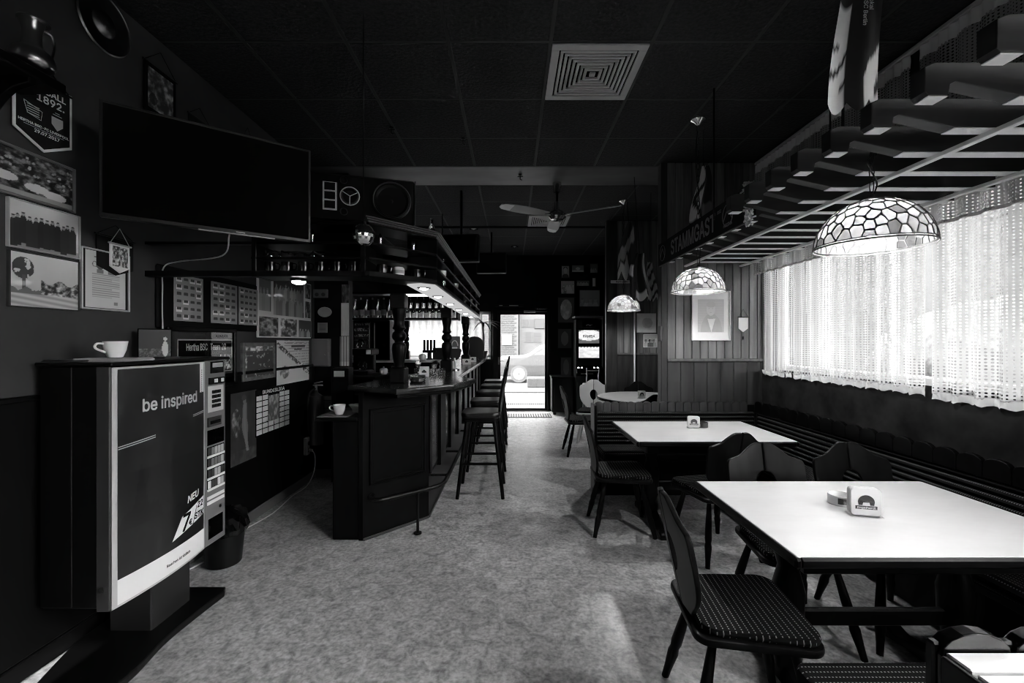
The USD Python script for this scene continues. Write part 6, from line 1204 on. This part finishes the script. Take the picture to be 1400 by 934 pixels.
# street wall right of the door: photographs
man = lambda U, V: np.where(ell(U, V, 0.5, 0.62, 0.24, 0.26), 0.13, np.where(ell(U, V, 0.5, 0.78, 0.27, 0.16) | ell(U, V, 0.5, 0.0, 0.48, 0.34), 0.015, 0.10))
for (x, y, w, h, fn, lb, nx) in ((773, 372, 12, 18, man, 'small portrait of a dark haired man on the street wall, top left', 24), (790, 367.5, 18, 11, lambda U, V: np.where(V < 0.3, 0.12, 0.05)+0.08*ell(U, V, 0.5, 0.5, 0.2, 0.2), 'dim landscape picture at the top of the street wall', 24), (812, 367, 12, 14, crowd(21, 1, 1, lambda U, V: 0.03+0*U, (0.05, 0.12), 0.1, 0.1, n=3, hr=0.08), 'dim group picture at the top right of the street wall', 20),
    (776, 393, 20, 19, crowd(22, 2, 1, lambda U, V: 0.12+0*U, (0.05, 0.5), 0.4, 0.0, 0.3, 0.07, 4), 'brighter group photo on the street wall above the oval picture', 36), (797, 387.5, 19, 9, crowd(23, 1, 2, lambda U, V: 0.03+0*U, (0.06, 0.16), 0.15, 0.3, n=4, hr=0.05), 'narrow dim strip of players on the street wall', 24), (812, 386, 6, 13, lambda U, V: 0.3-0.2*U, 'narrow pale card at the right of the street wall', 10),
    (774, 424, 24, 36, lambda U, V: np.where(ell(U, V, 0.5, 0.52, 0.36, 0.40), 0.09+0.10*blobs(95, 0, 1, 5)(U, V), 0.02), 'tall oval dark picture with wide frame on the street wall', 36), (806, 419, 29, 46, lambda U, V: np.where(V > 0.5, crowd(24, 1, 1, lambda U, V: 0.10+0*U, (0.03, 0.2), 0.15, 0.35, n=4, hr=0.07)(U, V), 0.02), 'large framed photo of people above the slot machine', 44), (772, 463, 20, 28, lambda U, V: np.where(ell(U, V, 0.5, 0.5, 0.28, 0.36), 0.05, 0.012), 'very dim tall picture left of the slot machine, upper', 24), (774, 502, 16, 28, lambda U, V: np.where(ell(U, V, 0.5, 0.5, 0.28, 0.4), 0.035, 0.012), 'very dim tall picture left of the slot machine, lower', 24)):
    framed('framed_photo', lb, 'picture', FW((x-700)/FPX*YF, CAM_H+(467-y)/FPX*YF, 0.0), w/FPX*YF, h/FPX*YF, fn, 0.014, 0.02, 'black_wood', 'print_glazed', nx=nx)
sm = thing('slot_machine', 'black slot machine with two bright screens at the street wall', 'slot machine', (1.53, 8.55, 0)); w = 0.52
obj('cabinet', MB().span((-w/2, 0, 0), (w/2, 0.45, 0.95), 0.01).span((-w/2, 0.08, 0.95), (w/2, 0.45, 1.92), 0.01), 'black_satin', sm)
obj('console', MB().plate([(0, 0.80), (-0.10, 0.86), (-0.08, 0.93), (0.08, 1.0), (0.10, 0.80)], w, 0.006, M=np.array([[0, 0, 1, -w/2], [1, 0, 0, 0.0], [0, 1, 0, 0], [0, 0, 0, 1.0]])), 'black_gloss', sm)
obj('side_rail', MB().span((w/2, 0.05, 0.9), (w/2+0.03, 0.45, 1.99), 0.005).span((-w/2-0.02, 0.05, 1.955), (w/2+0.03, 0.45, 1.99), 0.005), 'grey_mid', sm)
def scr(nm, z, h, fn, nx):
    s = obj(nm, MB().span((-0.22, 0.07, z), (0.22, 0.082, z+h), 0.003), 'black_gloss', sm); U, V = np.meshgrid(np.linspace(0, 1, nx), np.linspace(0, 1, nx//2)); obj('picture', MB().grid(np.stack([-0.205+0.41*U, np.full(U.shape, 0.068), z+0.015+(h-0.03)*V], -1)), 'screen_lit', s, tone=np.clip(fn(U, V), 0.01, 1.2).ravel()); return s
s_ = scr('upper_screen', 1.43, 0.29, lambda U, V: np.where(ell(U, V, 0.5, 0.62, 0.62, 0.42), 1.0, 0.15)*(0.75+0.35*blobs(97, 0, 1, 9, 1)(U, V)), 40)
l_ = MB().text('RAMBA', 0.05, (0, 0, 0), 0.001, True); l_.xf(np.array([[1, 0, 0], [0, 0, -1], [0, 1, 0.0]]), (0, 0.067, 1.56)); obj('lettering', l_, 'grey_dark', s_)
scr('lower_screen', 1.14, 0.25, lambda U, V: np.where((V > 0.9) & (np.sin(U*40) < 0), 0.3, 0.95)*(0.8+0.3*blobs(98, 0, 1, 6, 1)(U, V)), 40)
obj('crown', MB().span((-0.13, 0.05, 1.755), (0.13, 0.1, 1.86), 0.02), 'black_gloss', sm); obj('crown_mark', MB().tube([(-0.06, 0.047, 1.80), (-0.02, 0.047, 1.815), (0.02, 0.047, 1.80), (0.06, 0.047, 1.815)], 0.006, 6), 'paper', sm)
for k, x in enumerate((-0.22, -0.15, 0.09, 0.16)): obj('button', MB().lathe([(0.02, 0), (0.018, 0.014), (0.001, 0.016)], 14, (x, -0.01, 0.955), rotx(0.6)), 'lamp_tube', sm)
obj('tray', MB().span((-0.18, -0.09, 0.845), (0.06, -0.07, 0.885), 0.004), 'grey_light', sm)
bs_ = thing('slot_stool', 'chrome framed stool with curved back wires in front of the slot machine', 'stool', (1.47, 8.05, 0))
for x in (-0.13, 0.13): obj('leg', MB().tube(catmull([(x, -0.15, 0.0), (x, -0.12, 0.5), (x*0.8, -0.16, 0.80), (x*0.9, -0.2, 1.0)], 5), 0.011, 8), 'grey_metal', bs_, smooth=40); obj('leg', MB().tube([(x, 0.15, 0.0), (x*0.9, 0.12, 0.66)], 0.011, 8), 'grey_metal', bs_)
obj('seat', MB().lathe([(0.001, 0.66), (0.16, 0.66), (0.165, 0.68), (0.15, 0.71), (0.001, 0.715)], 22), 'black_satin', bs_, smooth=40); obj('crosspiece', MB().cyl((-0.12, -0.19, 0.95), (0.12, -0.19, 0.95), 0.01), 'grey_metal', bs_)
lc = thing('low_cabinet', 'black low cabinet with lit edge right of the street door', 'cabinet', (1.015, 8.85, 0)); obj('body', MB().span((-0.21, -0.15, 0.06), (0.21, 0.33, 0.74), 0.006), 'black_wood', lc); obj('top', MB().span((-0.225, -0.18, 0.74), (0.225, 0.34, 0.775), 0.006), 'bar_wood', lc)
for x in (-0.15, 0.15): obj('foot', MB().box((x, -0.08, 0.03), (0.06, 0.06, 0.06), 0.004), 'black_wood', lc)
mt = thing('door_mat', 'ribbed dark grey door mat inside the street door', 'mat', (0.30, 8.62, 0)); obj('base', MB().span((-0.52, -0.22, 0), (0.48, 0.24, 0.008), 0.003), 'rubber', mt)
for k in range(20): obj('rib', MB().span((-0.50+k*0.049, -0.21, 0.008), (-0.50+k*0.049+0.028, 0.23, 0.014), 0.002), 'grey_mid', mt)
ex = thing('door_sign', 'small lettered plate above the street door', 'sign', FW(0.62, 2.165, 0.0)); obj('plate', MB().span((-0.13, -0.03, 0), (0.13, 0.03, 0.015), 0.003), 'grey_dark', ex); obj('lettering', MB().text('Ausgang', 0.035, (0, -0.014, 0.015), 0.001, True, width=0.2), 'paper', ex)
lt = thing('lintel_light', 'thin row of lit slots above the street door', 'lamp', FW(-0.06, 2.24, 0.0)); obj('housing', MB().span((-0.3, -0.02, 0), (0.3, 0.03, 0.03), 0.004), 'black_satin', lt)
for a_, b_ in ((-0.21, -0.14), (0.0, 0.19)): obj('slot', MB().span((a_, -0.006, 0.03), (b_, 0.012, 0.032)), 'paper', lt)

# ceiling fittings
def vent(label, y0, y1):
    t = thing('ceiling_vent', label, 'vent', ((0.2366+0.861)/2, (y0+y1)/2, ZC)); sx, sy = 0.30, (y1-y0)/2-0.012; k = 0
    obj('backing', MB().box((0, 0, 0.03), (2*sx-0.02, 2*sy-0.02, 0.004)), 'black_matte', t)
    def ringbox(a, b, ia, ib, z0, z1): return MB().span((-a, -b, z0), (a, -ib, z1), 0.002).span((-a, ib, z0), (a, b, z1), 0.002).span((-a, -ib, z0), (-ia, ib, z1), 0.002).span((ia, -ib, z0), (a, ib, z1), 0.002)
    obj('frame', ringbox(sx, sy, sx-0.05, sy-0.05, -0.008, 0.004), 'vent_grey', t)
    a = sx-0.06
    while a > 0.03:
        q = a*(sy-0.06)/(sx-0.06); obj('louvre', ringbox(a, q, a-0.018, q-0.018, -0.006, 0.008), 'vent_grey', t); a -= 0.03
    obj('centre', MB().box((0, 0, 0.0), (0.04, 0.04, 0.012), 0.003), 'vent_grey', t); return t
vent('large square ceiling vent of concentric louvres, nearest', 2.65, 3.28)
vent('square ceiling vent behind the ceiling fan', 6.28, 6.88)
fn_ = thing('ceiling_fan', 'ceiling fan with three long dark blades hanging mid room', 'fan', (0.52, 5.0, 2.93)); 
obj('canopy', MB().lathe([(0.035, ZC-2.93-0.11), (0.05, ZC-2.93-0.02), (0.052, ZC-2.93)], 20), 'chrome', fn_, smooth=40); obj('rod', MB().cyl((0, 0, 0.0), (0, 0, ZC-2.93), 0.014), 'black_satin', fn_)
obj('motor', MB().lathe([(0.001, -0.05), (0.07, -0.045), (0.10, -0.015), (0.10, 0.015), (0.07, 0.05), (0.03, 0.07), (0.03, 0.16), (0.001, 0.16)], 28), 'chrome', fn_, smooth=40)
for a in (math.radians(-30), math.radians(90), math.radians(210)):
    xs = np.linspace(0.13, 0.74, 20); top, bot = [], []
    for q in xs: s = (q-0.13)/0.61; wd = 0.045+0.03*math.sin(PI*min(1, s*0.9)) if s < 0.96 else 0.025; top.append((q, wd)); bot.append((q, -wd))
    R = rotz(a) @ rotx(math.radians(13)); Mx = np.eye(4); Mx[:3, :3] = R; Mx[2, 3] = 0.0
    b_ = obj('blade', MB().plate(np.array(top[::-1]+bot), 0.008, 0.003, M=Mx), 'grey_mid', fn_)
    obj('blade_tip', MB().plate(np.array([(0.60, 0.0595), (0.60, -0.0595), (0.70, -0.052), (0.742, -0.026), (0.742, 0.026), (0.70, 0.052)]), 0.010, 0.0, M=Mx @ np.array([[1, 0, 0, 0], [0, 1, 0, 0], [0, 0, 1, -0.001], [0, 0, 0, 1.0]])), 'grey_light', b_)
    obj('blade_arm', MB().tube([(0.08*math.cos(a), 0.08*math.sin(a), 0.0), (0.17*math.cos(a), 0.17*math.sin(a), 0.006)], 0.012, 8), 'chrome', b_)
for x, y, lb in ((-0.44, 3.9, 'small dark hook in the ceiling tiles above the overhead shelf, right'), (-1.03, 3.7, 'small dark hook in the ceiling tiles above the overhead shelf, left'), (0.09, 4.75, 'cross shaped hook in the plain ceiling strip')):
    t = thing('ceiling_hook', lb, 'hook', (x, y, ZC)); obj('plate', MB().cyl((0, 0, -0.012), (0, 0, 0), 0.02), 'black_satin', t); obj('hook', MB().tube([(0, 0, -0.01), (0, 0, -0.05), (0.02, 0, -0.06)], 0.006, 6).tube([(-0.03, 0, -0.02), (0.03, 0, -0.02)], 0.005, 6), 'black_satin', t)
for x, y in ((-0.62, 7.0), (0.05, 8.3)):
    t = thing('ceiling_spot', 'small chrome ceiling spot' + (' above the bar' if x < 0 else ' near the street door'), 'lamp', (x, y, ZC)); obj('ring', MB().lathe([(0.07, 0), (0.072, -0.012), (0.05, -0.016), (0.045, 0)], 24), 'chrome', t, smooth=40); obj('bulb', MB().lathe([(0.045, -0.002), (0.03, -0.008), (0.001, -0.01)], 16), 'grey_light', t)

# table things
def holder(label, at, rz, k_=1.0):
    t = thing('coaster_rack', label, 'coaster rack', at, rz=rz); b_ = MB()
    b_.box((0, 0, 0.002), (0.105, 0.05, 0.004), 0.001).box((0, -0.022, 0.03), (0.105, 0.003, 0.055), 0.001).box((0, 0.022, 0.03), (0.105, 0.003, 0.055), 0.001)
    for s in (-1, 1): b_.box((s*0.051, 0, 0.02), (0.003, 0.046, 0.035), 0.001)
    if k_ != 1.0: UsdGeom.Xform(t).AddScaleOp().Set((k_, k_, k_))
    obj('rack', b_, 'pane', t)
    for k in range(6):
        c = obj('coaster', MB().plate(np.asarray(sg.box(-0.047, 0.0, 0.047, 0.094).buffer(-0.012).buffer(0.012, quad_segs=4).exterior.coords)[:-1], 0.0016, M=np.array([[1, 0, 0, 0], [0, 0, -1, -0.014+k*0.0056+0.0008], [0, 1, 0, 0.0045], [0, 0, 0, 1.0]])), 'white_paint', t)
    em = MB(); T = np.array([[1, 0, 0, 0], [0, 0, -1, -0.0150], [0, 1, 0, 0.0045], [0, 0, 0, 1.0]])
    em.plate(np.vstack([[(-0.024, 0.036), (-0.012, 0.036), (-0.010, 0.046), (0.010, 0.046), (0.012, 0.036), (0.024, 0.036)], [(0.026*math.cos(a), 0.048+0.024*math.sin(a)) for a in np.linspace(0, PI, 12)]]), 0.0004, M=T)
    em.plate([(-0.034, 0.022), (0.034, 0.022), (0.034, 0.034), (-0.034, 0.034)], 0.0004, M=T); obj('emblem', em, 'grey_dark', t)
    l_ = MB().text('Engelhardt', 0.007, (0, 0, 0), 0.0004, True, width=0.058); l_.xf(np.array([[1, 0, 0], [0, 0, -1], [0, 1, 0.0]]), (0, -0.0152, 0.029)); obj('lettering', l_, 'paper', t); return t
holder('acrylic rack of white beer mats on the nearest table', (1.475, 1.815, 0.752), -0.22, 1.17)
holder('acrylic rack of white beer mats on the middle table', (1.53, 3.65, 0.752), -0.15)
holder('acrylic rack of white beer mats on the round table', (1.66, 5.55, 0.752), 0.1)
def ringash(label, at, mat):
    t = thing('ring_ashtray', label, 'ashtray', at); obj('bowl', MB().lathe([(0.044, 0), (0.048, 0.003), (0.048, 0.042), (0.045, 0.043), (0.043, 0.008), (0.001, 0.006)], 32), mat, t, smooth=40)
    P = np.array([[(0.0488*math.cos(a), 0.0488*math.sin(a), z) for a in np.linspace(-2.4, -0.9, 12)] for z in (0.010, 0.036)]); obj('print_band', MB().grid(P), 'grey_dark', t); return t
ringash('round pale ashtray with dark band behind the beer mat rack on the nearest table', (1.475, 1.945, 0.752), 'white_gloss')
ringash('round dark ashtray beside the beer mat rack on the middle table', (1.615, 3.68, 0.752), 'grey_dark')
